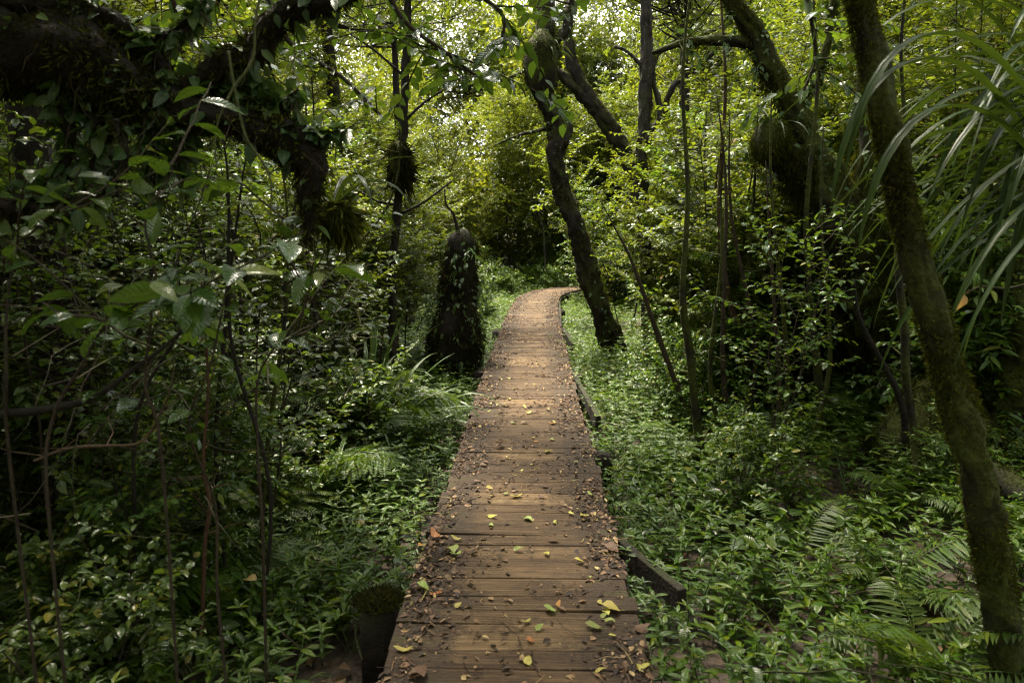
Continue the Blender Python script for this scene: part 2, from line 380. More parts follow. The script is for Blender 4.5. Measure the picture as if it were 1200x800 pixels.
def deck_mat():
    m, nt, out = new_mat('worn_deck_boards'); L = nt.links.new
    geo = N(nt, 'ShaderNodeNewGeometry'); uv = N(nt, 'ShaderNodeUVMap'); tc = N(nt, 'ShaderNodeTexCoord')
    isl = geo.outputs['Random Per Island']
    cmb = N(nt, 'ShaderNodeCombineXYZ'); L(math_(nt, 'MULTIPLY', isl, 57.0), cmb.inputs[2])
    ad = N(nt, 'ShaderNodeVectorMath', operation='ADD'); L(uv.outputs[0], ad.inputs[0]); L(cmb.outputs[0], ad.inputs[1])
    mp = N(nt, 'ShaderNodeMapping'); mp.inputs['Scale'].default_value = (1.6, 34, 1); L(ad.outputs[0], mp.inputs[0])
    grain = N(nt, 'ShaderNodeTexNoise', i_Scale=1.5, i_Detail=7.0, i_Roughness=.62, i_Distortion=.6); L(mp.outputs[0], grain.inputs[0])
    mp2 = N(nt, 'ShaderNodeMapping'); mp2.inputs['Scale'].default_value = (3.0, 9, 1); L(ad.outputs[0], mp2.inputs[0])
    blot = N(nt, 'ShaderNodeTexNoise', i_Scale=1.3, i_Detail=6.0, i_Roughness=.65); L(mp2.outputs[0], blot.inputs[0])
    fine = N(nt, 'ShaderNodeTexNoise', i_Scale=75.0, i_Detail=4.0, i_Roughness=.7); L(tc.outputs['Object'], fine.inputs[0])
    dirt = N(nt, 'ShaderNodeTexNoise', i_Scale=4.5, i_Detail=8.0, i_Roughness=.72); L(tc.outputs['Object'], dirt.inputs[0])
    sx = N(nt, 'ShaderNodeSeparateXYZ'); L(uv.outputs[0], sx.inputs[0])
    cen = math_(nt, 'SUBTRACT', 1.0, math_(nt, 'POWER', math_(nt, 'MULTIPLY', math_(nt, 'ABSOLUTE', math_(nt, 'ADD', sx.outputs[0], .0)), 2.35), 3.0), True)
    r1 = ramp(nt, [(.22, (.015, .0095, .006)), (.45, (.043, .0265, .015)), (.62, (.078, .049, .026)), (.8, (.135, .087, .045))]); L(grain.outputs[0], r1.inputs[0])
    rt = ramp(nt, [(.25, (.085, .052, .025)), (.5, (.165, .107, .053)), (.75, (.27, .185, .096))]); L(grain.outputs[0], rt.inputs[0])
    # some boards are worn to bare tan wood where people tread
    rb = ramp(nt, [(.0, (.12,) * 3), (.5, (.3,) * 3), (.75, (.5,) * 3), (.9, (.95,) * 3), (1, (1,) * 3)]); L(isl, rb.inputs[0])
    w = math_(nt, 'MULTIPLY', math_(nt, 'MULTIPLY', rb.outputs[0], cen), math_(nt, 'MULTIPLY', math_(nt, 'SUBTRACT', blot.outputs[0], .22), 2.6, True), True)
    c = mixc(nt, w, r1.outputs[0], rt.outputs[0])
    dd = math_(nt, 'ADD', dirt.outputs[0], math_(nt, 'MULTIPLY', math_(nt, 'SUBTRACT', 1, cen), .4))
    df = math_(nt, 'MULTIPLY', math_(nt, 'MULTIPLY', math_(nt, 'SUBTRACT', dd, .5, True), 6, True), .8)
    dc = ramp(nt, [(.35, (.022, .016, .011)), (.65, (.06, .042, .028))]); L(fine.outputs[0], dc.inputs[0])
    c = mixc(nt, df, c, dc.outputs[0])
    # thin film of green algae towards the edges
    af = math_(nt, 'MULTIPLY', math_(nt, 'SUBTRACT', 1, cen), math_(nt, 'MULTIPLY', math_(nt, 'GREATER_THAN', blot.outputs[0], .57), .3))
    c = mixc(nt, af, c, (.055, .06, .018))
    au = math_(nt, 'SUBTRACT', math_(nt, 'ABSOLUTE', sx.outputs[0]), .425); av = math_(nt, 'SUBTRACT', math_(nt, 'ABSOLUTE', sx.outputs[1]), .042)
    nd = math_(nt, 'ADD', math_(nt, 'MULTIPLY', au, au), math_(nt, 'MULTIPLY', av, av))      # nail heads and the rust round them
    c = mixc(nt, math_(nt, 'MULTIPLY', math_(nt, 'SUBTRACT', 1, math_(nt, 'MULTIPLY', nd, 6000), True), .6), c, (.03, .014, .008))
    c = mixc(nt, math_(nt, 'LESS_THAN', nd, .000022), c, (.012, .01, .01))
    p = N(nt, 'ShaderNodeBsdfPrincipled'); L(c, p.inputs['Base Color'])
    L(math_(nt, 'ADD', .5, math_(nt, 'MULTIPLY', dirt.outputs[0], .4)), p.inputs['Roughness']); p.inputs['Specular IOR Level'].default_value = .14
    gr = math_(nt, 'SINE', math_(nt, 'MULTIPLY', sx.outputs[1], 330.0))
    h = math_(nt, 'ADD', math_(nt, 'MULTIPLY', grain.outputs[0], 1.0), math_(nt, 'ADD', math_(nt, 'MULTIPLY', fine.outputs[0], .5), math_(nt, 'MULTIPLY', gr, .12)))
    bp = N(nt, 'ShaderNodeBump', i_Strength=.75, i_Distance=.012); L(h, bp.inputs['Height']); L(bp.outputs[0], p.inputs['Normal'])
    L(p.outputs[0], out.inputs[0]); return m
M_DECK = deck_mat()
M_BEAM = bark_mat('wet_dark_timber', (.008, .006, .0045), (.028, .02, .014), .25, (.03, .036, .01), 0)

# ------------------------------------------------------------------ ground
def build_ground():
    g = Geo()
    xs = np.concatenate([np.linspace(-90, -14, 20)[:-1], np.linspace(-14, 14, 141), np.linspace(14, 90, 20)[1:]])
    ys = np.concatenate([np.linspace(-60, -5, 14)[:-1], np.linspace(-5, 28, 150), np.linspace(28, 140, 24)[1:]])
    X, Y = np.meshgrid(xs, ys)
    Z = np.minimum(gz(X, Y), 1.5 + .02 * np.hypot(X, Y))
    V = np.stack([X, Y, Z], -1).reshape(-1, 3)
    nx, ny = len(xs), len(ys)
    ii, jj = np.meshgrid(np.arange(ny - 1), np.arange(nx - 1), indexing='ij')
    q = np.stack([ii * nx + jj, ii * nx + jj + 1, (ii + 1) * nx + jj + 1, (ii + 1) * nx + jj], -1).reshape(-1, 4)
    g.add(V, q, None, V[:, :2])
    tag(obj('ground', g.mesh('ground', M_SOIL)), 'dark soil of the forest floor under the plants', 'ground', kind='structure')
build_ground()

# ------------------------------------------------------------------ boardwalk
def box(g, c, ax, ay, az, hx, hy, hz, bev=0.0, uvs=None):
    """bevelled box: centre c, unit axes, half sizes; UV = (x,y) in metres"""
    b = bev
    lay = [(-hz, b), (-hz + b, 0), (hz - b, 0), (hz, b)] if b else [(-hz, 0), (hz, 0)]
    V, UV = [], []
    for z, ins in lay:
        if b:
            ring = [(-hx + ins + b, -hy + ins), (hx - ins - b, -hy + ins), (hx - ins, -hy + ins + b), (hx - ins, hy - ins - b),
                    (hx - ins - b, hy - ins), (-hx + ins + b, hy - ins), (-hx + ins, hy - ins - b), (-hx + ins, -hy + ins + b)]
        else:
            ring = [(-hx, -hy), (hx, -hy), (hx, hy), (-hx, hy)]
        for x, y in ring:
            V.append(np.asarray(c) + ax * x + ay * y + az * z); UV.append((x, y + (uvs or 0)))
    k = 8 if b else 4
    Q, T = [], []
    for l in range(len(lay) - 1):
        for j in range(k):
            Q.append((l * k + j, l * k + (j + 1) % k, (l + 1) * k + (j + 1) % k, (l + 1) * k + j))
    top = (len(lay) - 1) * k
    if b:
        Q += [(top, top + 1, top + 4, top + 5), (top + 1, top + 2, top + 3, top + 4), (top + 5, top + 6, top + 7, top)]
        Q += [(5, 4, 1, 0), (4, 3, 2, 1), (0, 7, 6, 5)]
    else:
        Q += [(top, top + 1, top + 2, top + 3), (3, 2, 1, 0)]
    g.add(V, Q, None, UV)

ZUP = np.array([0, 0, 1.0])
bw = thing('boardwalk', 'narrow weathered timber boardwalk littered with leaves, bending right in the distance', 'boardwalk')
def build_boardwalk():
    g = Geo(); s = 1.2; r = np.random.default_rng(3)
    while s < PS[-1] - .5:
        wd = r.choice([.11, .12, .14, .14, .16, .19])
        p, t = path_at(s + wd / 2)
        a = math.atan2(t[1], t[0]) + r.normal(0, .008)
        ay = np.array([math.cos(a), math.sin(a), 0]); ax = np.array([ay[1], -ay[0], 0])
        tilt = r.normal(0, .007); az = unit(ZUP + ax * tilt + ay * r.normal(0, .008))
        ax = unit(ax - az * ax.dot(az)); ay = np.cross(az, ax)
        c = np.array([p[0], p[1], -.024 + r.normal(0, .0025)]) + ax * r.normal(0, .006)
        box(g, c, ax, ay, az, .5 + r.uniform(-.012, .012), wd / 2 - .0008, .022, .0022, 0)
        s += wd + r.uniform(0, .003)
    obj('decking', g.mesh('decking', M_DECK, False), bw)
    # straight bearers under the edges; their ends run on past each bend
    knots = [1.3, 7.6, 11.1, 14.3, 17.0, 20.4, 22.6, 24.6, 28.0, 33.0]
    for sgn in (-1, 1):
        for k in range(len(knots) - 1):
            (p0, t0), (p1, t1) = path_at(knots[k]), path_at(knots[k + 1])
            n0, n1 = np.array([t0[1], -t0[0]]), np.array([t1[1], -t1[0]])
            e0 = p0 + n0 * sgn * .452; e1 = p1 + n1 * sgn * .452
            d = e1 - e0; L = np.linalg.norm(d); d = d / L
            q = Geo(); ay = np.array([*d, 0]); ax = np.array([d[1], -d[0], 0])
            ex = .03
            c = np.array([*(e0 + e1) / 2, -.128 - .004 * (k % 2)])
            box(q, c, ax, ay, ZUP, .03, L / 2 + ex, .08, .004)
            obj('bearer', q.mesh('bearer', M_BEAM, False), bw)
    # short outriggers running out into the plants on the right, as in the picture
    for (a, b) in (((728, 632, 0), (800, 690, 0)), ((672, 437, 0), (701, 487, 0)), ((655, 345, 0), (657, 384, 0)), ((660, 384, 0), (672, 402, 0))):
        pts = []
        for px, py, _ in (a, b):
            aa, bb = (px - 600) / FPX, (400 - py) / FPX
            d = np.array([aa, CP + bb * SP, -SP + bb * CP]); t = (-.055 - EYE) / d[2]
            pts.append(np.array([0, 0, EYE]) + d * t)
        c = (pts[0] + pts[1]) / 2; d = pts[1] - pts[0]; L = np.linalg.norm(d); ay = d / L; ax = np.array([ay[1], -ay[0], 0])
        q = Geo(); box(q, c - ZUP * .055, ax, ay, np.cross(ax, ay), .024, L / 2, .055, .004)
        o = obj('side_beam', q.mesh('side_beam', M_BEAM, False), bw)
    for s_, sg in ((7.0, -1), (9.4, 1), (12.5, -1), (12.5, 1), (16, -1), (19.5, 1), (6.15, 1)):
        p, t = path_at(s_); n = np.array([t[1], -t[0]]); e = p + n * sg * .56
        q = Geo(); zt = -.07 if sg < 0 else -.1
        if s_ < 7.5 and sg < 0: e = e + n * sg * .06; zt = -.035
        if s_ < 7.5 and sg < 0: box(q, np.array([e[0], e[1], (zt + g1(*e) - .3) / 2]), np.array([.98, .19, 0]), np.array([-.19, .98, 0]), ZUP, .085, .09, (zt - g1(*e) + .3) / 2, .006)
        else: tube(q, [(e[0], e[1], g1(*e) - .3), (e[0], e[1], -.2), (e[0] , e[1], zt)], [.1, .1, .095], 12, .06, int(s_ * 10))
        po = obj('post', q.mesh('post', M_BEAM), bw)
        if s_ < 7.5 and sg < 0:
            mg = Geo(); rr = np.random.default_rng(5); n_ = 1300
            a = rr.random(n_) * 6.28; rad = .105 * np.sqrt(rr.random(n_))
            P = np.stack([e[0] + rad * np.cos(a), e[1] + rad * np.sin(a), np.full(n_, zt) + .015 - rad * .15], -1)
            put(mg, BLADE, P, np.stack([np.cos(a) * .6, np.sin(a) * .6, .6 + 0 * a], -1) + rr.normal(0, .4, (n_, 3)), rr.normal(0, 1, (n_, 3)), rr.uniform(.012, .05, n_), rr.uniform(.03, .06, n_))
            obj('moss', mg.mesh('post_moss', M_DARKMOSS), po)
build_boardwalk()

# litter on the deck
def deck_litter():
    g = Geo(); r = np.random.default_rng(11)
    def spot(n, edge):
        s = r.uniform(5.6, 27, n)
        side = np.where(r.random(n) < .5, -1, 1)
        u = np.where(r.random(n) < edge, side * (.49 - np.abs(r.normal(0, .11, n))), r.uniform(-.47, .47, n))
        x = np.interp(s, PS, PD[:, 0]); y = np.interp(s, PS, PD[:, 1])
        t = np.stack([np.interp(s + .05, PS, PD[:, 0]) - x, np.interp(s + .05, PS, PD[:, 1]) - y], -1); t = unit(t)
        clump = np.sin(s * 3.1 + u * 4) + np.sin(s * 7.3 - u * 9 + 2) + r.normal(0, .8, n)
        k = clump > -.5
        return np.stack([x + t[:, 1] * u, y - t[:, 0] * u, np.full(n, 0.004)], -1)[k]
    P = spot(22000, .72); n = len(P); a = r.random(n) * 6.28
    A = np.stack([np.cos(a), np.sin(a), r.normal(0, .18, n)], -1)
    put(g, LOW, P + ZUP * r.uniform(0, .006, n)[:, None], A, np.stack([r.normal(0, .35, n), r.normal(0, .35, n), np.ones(n)], -1), r.gamma(2.2, .008, n) + .005)
    P = spot(6500, .75); n = len(P); a = r.random(n) * 6.28
    A = np.stack([np.cos(a), np.sin(a), r.normal(0, .1, n)], -1)
    put(g, OVAL4, P + ZUP * r.uniform(.002, .008, n)[:, None], A, np.stack([r.normal(0, .4, n), r.normal(0, .4, n), np.ones(n)], -1), r.uniform(.016, .046, n))
    P = spot(1500, .6)
    for p in P:                                                     # bits of twig
        L = r.uniform(.03, .15); a = r.random() * 6.28; bend = r.normal(0, .5)
        q = [p + np.array([0, 0, .004]), p + np.array([math.cos(a), math.sin(a), .02]) * L * .5 + ZUP * .004, p + L * np.array([math.cos(a + bend) , math.sin(a + bend), .01]) + ZUP * .004]
        w = r.uniform(.0012, .003)
        tube(g, q, [w, w, w * .5], 4, 0, 0, False)
    tag(obj('leaf_litter', g.mesh('leaf_litter', M_LITTER, False)), 'scatter of brown leaf scraps and twig bits over the boardwalk planks', 'leaf litter', kind='stuff')
deck_litter()

def ground_pt(px, py, z=0.0):
    a, b = (px - 600) / FPX, (400 - py) / FPX
    d = np.array([a, CP + b * SP, -SP + b * CP]); t = (z - EYE) / d[2]
    return np.array([0, 0, EYE]) + d * t

def leaf_mesh(name, mat, seed, w=.28):
    r = np.random.default_rng(seed); g = Geo()
    tp = list(leaf_tpl(8, w, r.uniform(-.3, .35), r.uniform(-.1, .1), .72, .012)); V = tp[0].copy()
    V[:, 2] += .08 * np.sin(V[:, 1] * 5 + seed) * (1 + V[:, 0] * 3) + .05 * np.abs(V[:, 0])
    V[:, 0] += .07 * np.sin(V[:, 1] * 3.3 + seed)
    V[:, 2] -= V[:, 2].min()
    g.add(V, tp[1], tp[2], tp[3])
    st = np.array([(0, 0, V[0, 2]), (.03, -.12, .03), (.02, -.25, .01)]); tube(g, st, [.014, .011, .009], 5)
    return g.mesh(name, mat)
def fallen_leaves():
    V = {k: [leaf_mesh('fallen_leaf_' + k, m, i * 7 + 3, w) for i, w in enumerate((.24, .3, .36))] for k, m in (('y', M_YELLOW), ('g', M_GREENF), ('o', M_ORANGE), ('b', M_BROWN))}
    r = np.random.default_rng(21)
    def drop(px, py, kind, size, label, group=None, rz=None):
        p = ground_pt(px, py, .006)
        o = obj('fallen_leaf', V[kind][r.integers(3)], None, p, (r.normal(0, .12), r.normal(0, .12), r.random() * 6.28 if rz is None else rz), size)
        tag(o, label, 'leaf', group)
    special = [(515, 631, 'o', .085, 'bright orange fallen leaf near the left edge of the boardwalk'),
               (497, 637, 'o', .05, 'small orange-red leaf on the very left edge of the boardwalk'),
               (727, 715, 'y', .085, 'largest bright yellow fallen leaf, near the right edge of the planks'),
               (541, 632, 'y', .06, 'pale yellow leaf lying just right of the bright orange leaf'),
               (503, 691, 'g', .075, 'pale green leaf alone on the left side of the boardwalk'),
               (755, 776, 'y', .06, 'yellow leaf at the bottom right corner of the boardwalk'),
               (484, 760, 'y', .075, 'straw-coloured leaf with its stalk up at the bottom left of the boardwalk'),
               (481, 785, 'b', .11, 'big brown curled leaf at the bottom left corner of the boardwalk'),
               (652, 716, 'g', .06, 'green-grey leaf in the middle of the boardwalk below the twigs'),
               (707, 713, 'y', .055, 'small yellow leaf just left of the largest yellow leaf'),
               (708, 726, 'g', .055, 'small green leaf under the largest yellow leaf'),
               (706, 736, 'g', .075, 'long green leaf lying flat below two smaller leaves on the right'),
               (687, 603, 'y', .07, 'yellow leaf with brown spots beside the right edge, upper of its kind'),
               (614, 606, 'g', .065, 'yellow-green leaf alone in the middle of the boardwalk'),
               (571, 605, 'y', .06, 'yellow leaf left of the middle of the boardwalk'),
               (612, 580, 'y', .085, 'long yellow leaf across the middle plank with a dark twig by it'),
               (696, 581, 'g', .06, 'lime leaf by the right edge of the boardwalk'),
               (527, 640, 'g', .09, 'long grey-green leaf below the bright orange leaf'),
               (540, 648, 'g', .08, 'pale green leaf lowest of the cluster under the orange leaf'),
               (638, 647, 'y', .045, 'small yellow leaf standing up on the tan plank'),
               (652, 496, 'o', .07, 'orange leaf on the far middle of the boardwalk'),
               (616, 484, 'y', .075, 'yellow-green leaf on the tan far plank'),
               (725, 646, 'b', .09, 'crumpled red-brown leaf at the right edge of the boardwalk'),
               (743, 740, 'b', .08, 'rust-brown leaf on the right edge low in the picture')]
    for s in special: drop(*s)
    lab = {'y': 'small yellow leaf among the many scattered over the boardwalk', 'b': 'small brown leaf among the many scattered over the boardwalk',
           'g': 'small greenish leaf among the many scattered over the boardwalk', 'o': 'small orange leaf among the many scattered over the boardwalk'}
    for i in range(72):
        py = r.uniform(390, 790) if i % 3 else r.uniform(420, 600)
        t = (py - 276) / 514.
        l, rr_ = 600 - 160 * t + 4 * (1 - t), 640 + 125 * t - (22 * (1 - t))
        u = r.random() ** .6 * .5; u = u if r.random() < .5 else 1 - u
        k = r.choice(['y', 'b', 'b', 'b', 'b', 'g', 'b', 'o'] if i % 4 else ['y', 'y', 'g'])
        drop(l + 6 + (rr_ - l - 12) * (1 - u if r.random() < .5 else u), py, k, r.uniform(.028, .055) * (1.25 if k == 'b' else 1), lab[k], {'y': 'yellow', 'b': 'brown', 'g': 'greenish', 'o': 'orange'}[k] + ' leaves scattered on the boardwalk')
fallen_leaves()

# ------------------------------------------------------------------ ground cover
def ribbon(p, d, L, w, grav, r, n=12, fold=.35, twist=.0):
    P = [np.array(p, float)]; d = unit(np.array(d, float)); D = [d]
    for i in range(n):
        d = unit(d + np.array([0, 0, -grav * (i + 1) / n]) + r.normal(0, .015, 3)); D.append(d); P.append(P[-1] + d * L / n)
    P, D = np.array(P), np.array(D)
    X = unit(np.cross(D, ZUP) + 1e-5); Nn = np.cross(X, D)
    t = np.linspace(0, 1, n + 1); ww = w * np.minimum(1, .55 + t * 2) * np.clip((1 - t) * 3.2, 0.02, 1) ** .7
    tw = twist * t; X2 = X * np.cos(tw)[:, None] + Nn * np.sin(tw)[:, None]; N2 = np.cross(X2, D)
    V = np.stack([P - X2 * ww[:, None] + N2 * (fold * ww)[:, None], P, P + X2 * ww[:, None] + N2 * (fold * ww)[:, None]], 1).reshape(-1, 3)
    UV = np.stack([np.tile([0, .5, 1], n + 1), np.repeat(t, 3) * .02], -1)
    Q = []
    for i in range(n):
        a = 3 * i; b = a + 3
        Q += [(a, a + 1, b + 1, b), (a + 1, a + 2, b + 2, b + 1)]
    g = Geo(); g.add(V, Q, None, UV); return g

def grow(p, d, L, r, n=5, wob=.25, up=0.0):
    P = [np.array(p, float)]; d = unit(np.array(d, float))
    for i in range(n):
        d = unit(d + r.normal(0, wob, 3) * .5 + ZUP * up)
        P.append(P[-1] + d * L / n)
    return np.array(P)

def herb(seed, lod):
    r = np.random.default_rng(seed); g = Geo()
    h = r.uniform(.2, .42); lean = r.normal(0, .12, 2)
    nodes = {0: 8, 1: 7, 2: 5}[lod]
    tpl = {0: LEAF5, 1: LEAF4, 2: LOW}[lod]
    P, A, Nn, S = [], [], [], []
    for k in range(nodes):
        t = .25 + .75 * k / (nodes - 1)
        c = np.array([lean[0] * t * t, lean[1] * t * t, h * t])
        a0 = k * 1.57 + r.normal(0, .3)
        top = k == nodes - 1
        for j in range(4 if top else 2):
            a = a0 + j * (1.57 if top else math.pi) + r.normal(0, .25)
            up = .55 if top else r.uniform(-.05, .4)
            P.append(c); A.append((math.cos(a), math.sin(a), up)); Nn.append((r.normal(0, .2), r.normal(0, .2), 1))
            S.append((.04 + .05 * math.sin(math.pi * min(t, .85)) * r.uniform(.8, 1.2)) * (.8 if top else 1))
    put(g, tpl, np.array(P), np.array(A), np.array(Nn), np.array(S) * 1.1)
    if lod < 2:
        tube(g, [(0, 0, -.05), (lean[0] * .25, lean[1] * .25, h * .5), (lean[0], lean[1], h)], [.003, .0025, .0015], 4, 0, 0, False)
    return g

def ground_cover():
    r = np.random.default_rng(31)
    H = {l: [herb(100 * l + i, l) for i in range(10)] for l in (0, 1, 2)}
    H = {l: [(np.concatenate(g.V), np.concatenate(g.UV), np.concatenate(g.Q) if g.Q else np.zeros((0, 4), np.int64), np.concatenate(g.T)) for g in v] for l, v in H.items()}
    n = 60000
    x = r.uniform(-9, 9.5, n); y = r.uniform(1.2, 27, n)
    d = path_dist(x, y)
    dens = np.where((d < .56) | (np.hypot(x + .62, y - 2.8) < .36), 0, 1) * np.clip(1.25 - .17 * np.maximum(d - 1.2, 0), .42, 1) * np.where(y < 10, .8, 1.0)
    patch = .5 + .5 * np.sin(x * 1.3 + 2 * np.sin(y * .7)) * np.sin(y * 1.1 + x * .4)
    dens = dens * np.where(d > 1.4, .42 + .58 * patch, 1)
    dens = dens * np.where((x < -2.2) & (y < 6), .6, 1)
    k = r.random(n) < dens
    x, y, d = x[k], y[k], d[k]
    inview = np.abs(x) < .78 * y + 1.0
    x, y, d = x[inview], y[inview], d[inview]
    z = gz(x, y) - .02
    sc = r.uniform(.7, 1.15, len(x)) * np.where(d < .8, .85, 1.0) * np.where(y > 12, .8, 1) 
    ang = r.random(len(x)) * 6.28
    lod = np.where(y < 5.2, 0, np.where(y < 10, 1, 2))
    var = r.integers(0, 10, len(x))
    g = Geo()
    for l in (0, 1, 2):
        for v in range(10):
            m = np.where((lod == l) & (var == v))[0]
            if not len(m): continue
            V, UV, Q, T = H[l][v]
            c, s_ = np.cos(ang[m])[:, None], np.sin(ang[m])[:, None]
            X = (V[None, :, 0] * c - V[None, :, 1] * s_) * sc[m][:, None] + x[m][:, None]
            Y = (V[None, :, 0] * s_ + V[None, :, 1] * c) * sc[m][:, None] + y[m][:, None]
            Z = V[None, :, 2] * sc[m][:, None] + z[m][:, None]
            off = (np.arange(len(m)) * len(V))[:, None, None]
            g.add(np.stack([X, Y, Z], -1).reshape(-1, 3), (Q[None] + off).reshape(-1, 4) if len(Q) else None, (T[None] + off).reshape(-1, 3), np.tile(UV, (len(m), 1)))
    tag(obj('ground_cover', g.mesh('ground_cover', M_HERB)), 'carpet of low lance-leaved herbs on both sides of the boardwalk', 'ground cover', kind='stuff')
    g = Geo(); n = 9000                                             # rounder, broader creeping plant in patches
    x = r.uniform(-7, 8, n); y = r.uniform(1.4, 22, n); d = path_dist(x, y)
    k = (d > .6) & (np.abs(x) < .78 * y + .6) & (np.sin(x * 2.1 + 1.7 * np.sin(y * 1.2)) + np.sin(y * 1.9 - x) + r.normal(0, .4, n) > .35); x, y = x[k], y[k]; n = len(x)
    for j in range(6):
        a = r.random(n) * 6.28; h = r.uniform(.08, .34, n)
        put(g, OVAL4, np.stack([x + np.cos(a) * .03, y + np.sin(a) * .03, gz(x, y) + h], -1), np.stack([np.cos(a), np.sin(a), r.normal(0, .25, n)], -1),
            np.stack([r.normal(0, .35, n), r.normal(0, .35, n), np.ones(n)], -1), r.uniform(.04, .11, n))
    tag(obj('creeping_plants', g.mesh('creeping_plants', M_OVAL)), 'patches of round-leaved creeping plants among the low herbs', 'ground cover', kind='stuff')
    g = Geo()
    for j in range(420):                                            # grassy blades
        x, y = r.uniform(-6, 7), r.uniform(1.8, 14)
        if path_dist(x, y)[0] < .6 or abs(x) > .78 * y + .5: continue
        for q in range(6):
            a = r.random() * 6.28; g.merge(ribbon((x, y, g1(x, y) - .02), (math.cos(a) * .5, math.sin(a) * .5, 1), r.uniform(.2, .5), r.uniform(.003, .006), r.uniform(.2, .6), r, 5))
    tag(obj('grass', g.mesh('grass', M_SWORD)), 'thin arching grass blades scattered among the herbs', 'grass', kind='stuff')
    g = Geo()
    for j in range(500):
        x, y = r.uniform(-5, 6), r.uniform(1.8, 11)
        if path_dist(x, y)[0] < .6 or abs(x) > .78 * y + .5: continue
        P = grow((x, y, g1(x, y) + r.uniform(.02, .3)), (r.normal(), r.normal(), r.normal(0, .35)), r.uniform(.2, .9), r, 5, .3); w = r.uniform(.002, .006); tube(g, P, np.linspace(w, w * .3, 6), 4, 0, 0, False)
    for j in range(420):                                            # and in the shade of the left thicket
        x, y = r.uniform(-3.6, -.95), r.uniform(2.2, 6)
        P = grow((x, y, g1(x, y) + r.uniform(.15, 1.9)), (r.normal(), r.normal(), r.normal(0, .5)), r.uniform(.25, 1.1), r, 7, .4); w = r.uniform(.0018, .0045)
        if path_dist(P[:, 0], P[:, 1]).min() > .75: tube(g, P, np.linspace(w, w * .3, 8), 4, 0, 0, False)
    tag(obj('dead_twigs', g.mesh('dead_twigs', M_TWIG)), 'dead twigs tangled among the plants and in the left thicket', 'twigs', kind='stuff')
    # dead leaves on the soil
    n = 9000
    x = r.uniform(-6, 7, n); y = r.uniform(1.5, 14, n); k = (path_dist(x, y) > .5) & (np.abs(x) < .78 * y + .5); x, y = x[k], y[k]; n = len(x)
    a = r.random(n) * 6.28; g = Geo()
    put(g, LOWB, np.stack([x, y, gz(x, y) + r.uniform(.005, .03, n)], -1), np.stack([np.cos(a), np.sin(a), r.normal(0, .3, n)], -1),
        np.stack([r.normal(0, .5, n), r.normal(0, .5, n), np.ones(n)], -1), r.uniform(.04, .1, n))
    tag(obj('dead_leaves', g.mesh('dead_leaves', M_BROWN, False)), 'brown dead leaves lying on the forest floor', 'leaf litter', kind='stuff')
ground_cover()

# ------------------------------------------------------------------ woody plants
def twig_leaves(g, P, r, leaf, spacing, tpl, start=.15, droop=.15, both=True, flat=.25):
    """leaves along a polyline P"""
    seg = np.linalg.norm(np.diff(P, axis=0), axis=1); L = np.concatenate([[0], np.cumsum(seg)])
    n = max(2, int(L[-1] * (1 - start) / spacing))
    s = L[-1] * (start + (1 - start) * (np.arange(n) + r.random(n) * .6) / n)
    C = np.stack([np.interp(s, L, P[:, i]) for i in range(3)], -1)
    T = unit(np.stack([np.interp(np.minimum(s + .02, L[-1]), L, P[:, i]) - np.interp(np.maximum(s - .02, 0), L, P[:, i]) for i in range(3)], -1))
    side = unit(np.cross(T, ZUP) + 1e-6)
    sg = np.where(np.arange(n) % 2 == 0, 1, -1)[:, None]
    a = r.uniform(.35, .95, n)[:, None]
    A = T * (1 - .55 * a) + side * sg * a + np.stack([r.normal(0, .2, n), r.normal(0, .2, n), r.normal(-droop, .22, n)], -1)
    Nn = ZUP + r.normal(0, flat, (n, 3))
    put(g, tpl, C, A, Nn, leaf * r.uniform(.65, 1.25, n))
    return n

def woody(seed, height, n_stem=2, n_br=8, br_len=.5, leaf=.06, spacing=.03, tpl=None, low=.3, stem_r=.012, lean=.12, twigs=3, droop=.15, up=.06, flat=.28):
    r = np.random.default_rng(seed); tpl = OVAL4 if tpl is None else tpl
    S, Lf = Geo(), Geo()
    for k in range(n_stem):
        a = r.random() * 6.28; sp = .03 * n_stem
        h = height * r.uniform(.75, 1.05)
        P = grow((sp * math.cos(a), sp * math.sin(a), -.12), (math.cos(a) * lean * r.uniform(.3, 1.6), math.sin(a) * lean * r.uniform(.3, 1.6), 1), h + .12, r, 9, .2, .1)
        Rr = np.linspace(stem_r, stem_r * .3, len(P)) * r.uniform(.8, 1.2)
        tube(S, P, Rr, 6, .08, seed + k)
        for b in range(n_br):
            t = low + (1 - low) * (b + r.random()) / n_br
            f = t * (len(P) - 1); i = min(int(f), len(P) - 2); c = P[i] * (1 - f + i) + P[i + 1] * (f - i)
            a = b * 2.4 + r.normal(0, .5)
            bl = br_len * r.uniform(.6, 1.2) * (1.1 - .55 * abs(t - .55))
            B = grow(c, (math.cos(a), math.sin(a), r.uniform(.1, .8)), bl, r, 5, .3, up)
            tube(S, B, np.linspace(stem_r * .4, stem_r * .12, len(B)), 4, 0, 0, False)
            twig_leaves(Lf, B, r, leaf, spacing * 1.2, tpl, .25, droop, flat=flat)
            for q in range(twigs):
                i = r.integers(1, len(B) - 1); dd = unit(B[i + 1] - B[i]); sd = unit(np.cross(dd, ZUP) + 1e-6) * (1 if q % 2 else -1)
                Tw = grow(B[i], dd * .6 + sd * r.uniform(.5, 1) + ZUP * r.normal(.05, .25), bl * r.uniform(.35, .7), r, 4, .3, up * .5)
                tube(S, Tw, np.linspace(stem_r * .2, stem_r * .08, len(Tw)), 3, 0, 0, False)
                twig_leaves(Lf, Tw, r, leaf, spacing, tpl, .1, droop, flat=flat)
        twig_leaves(Lf, P[-3:], r, leaf, spacing, tpl, .1, droop, flat=flat)
    return S, Lf

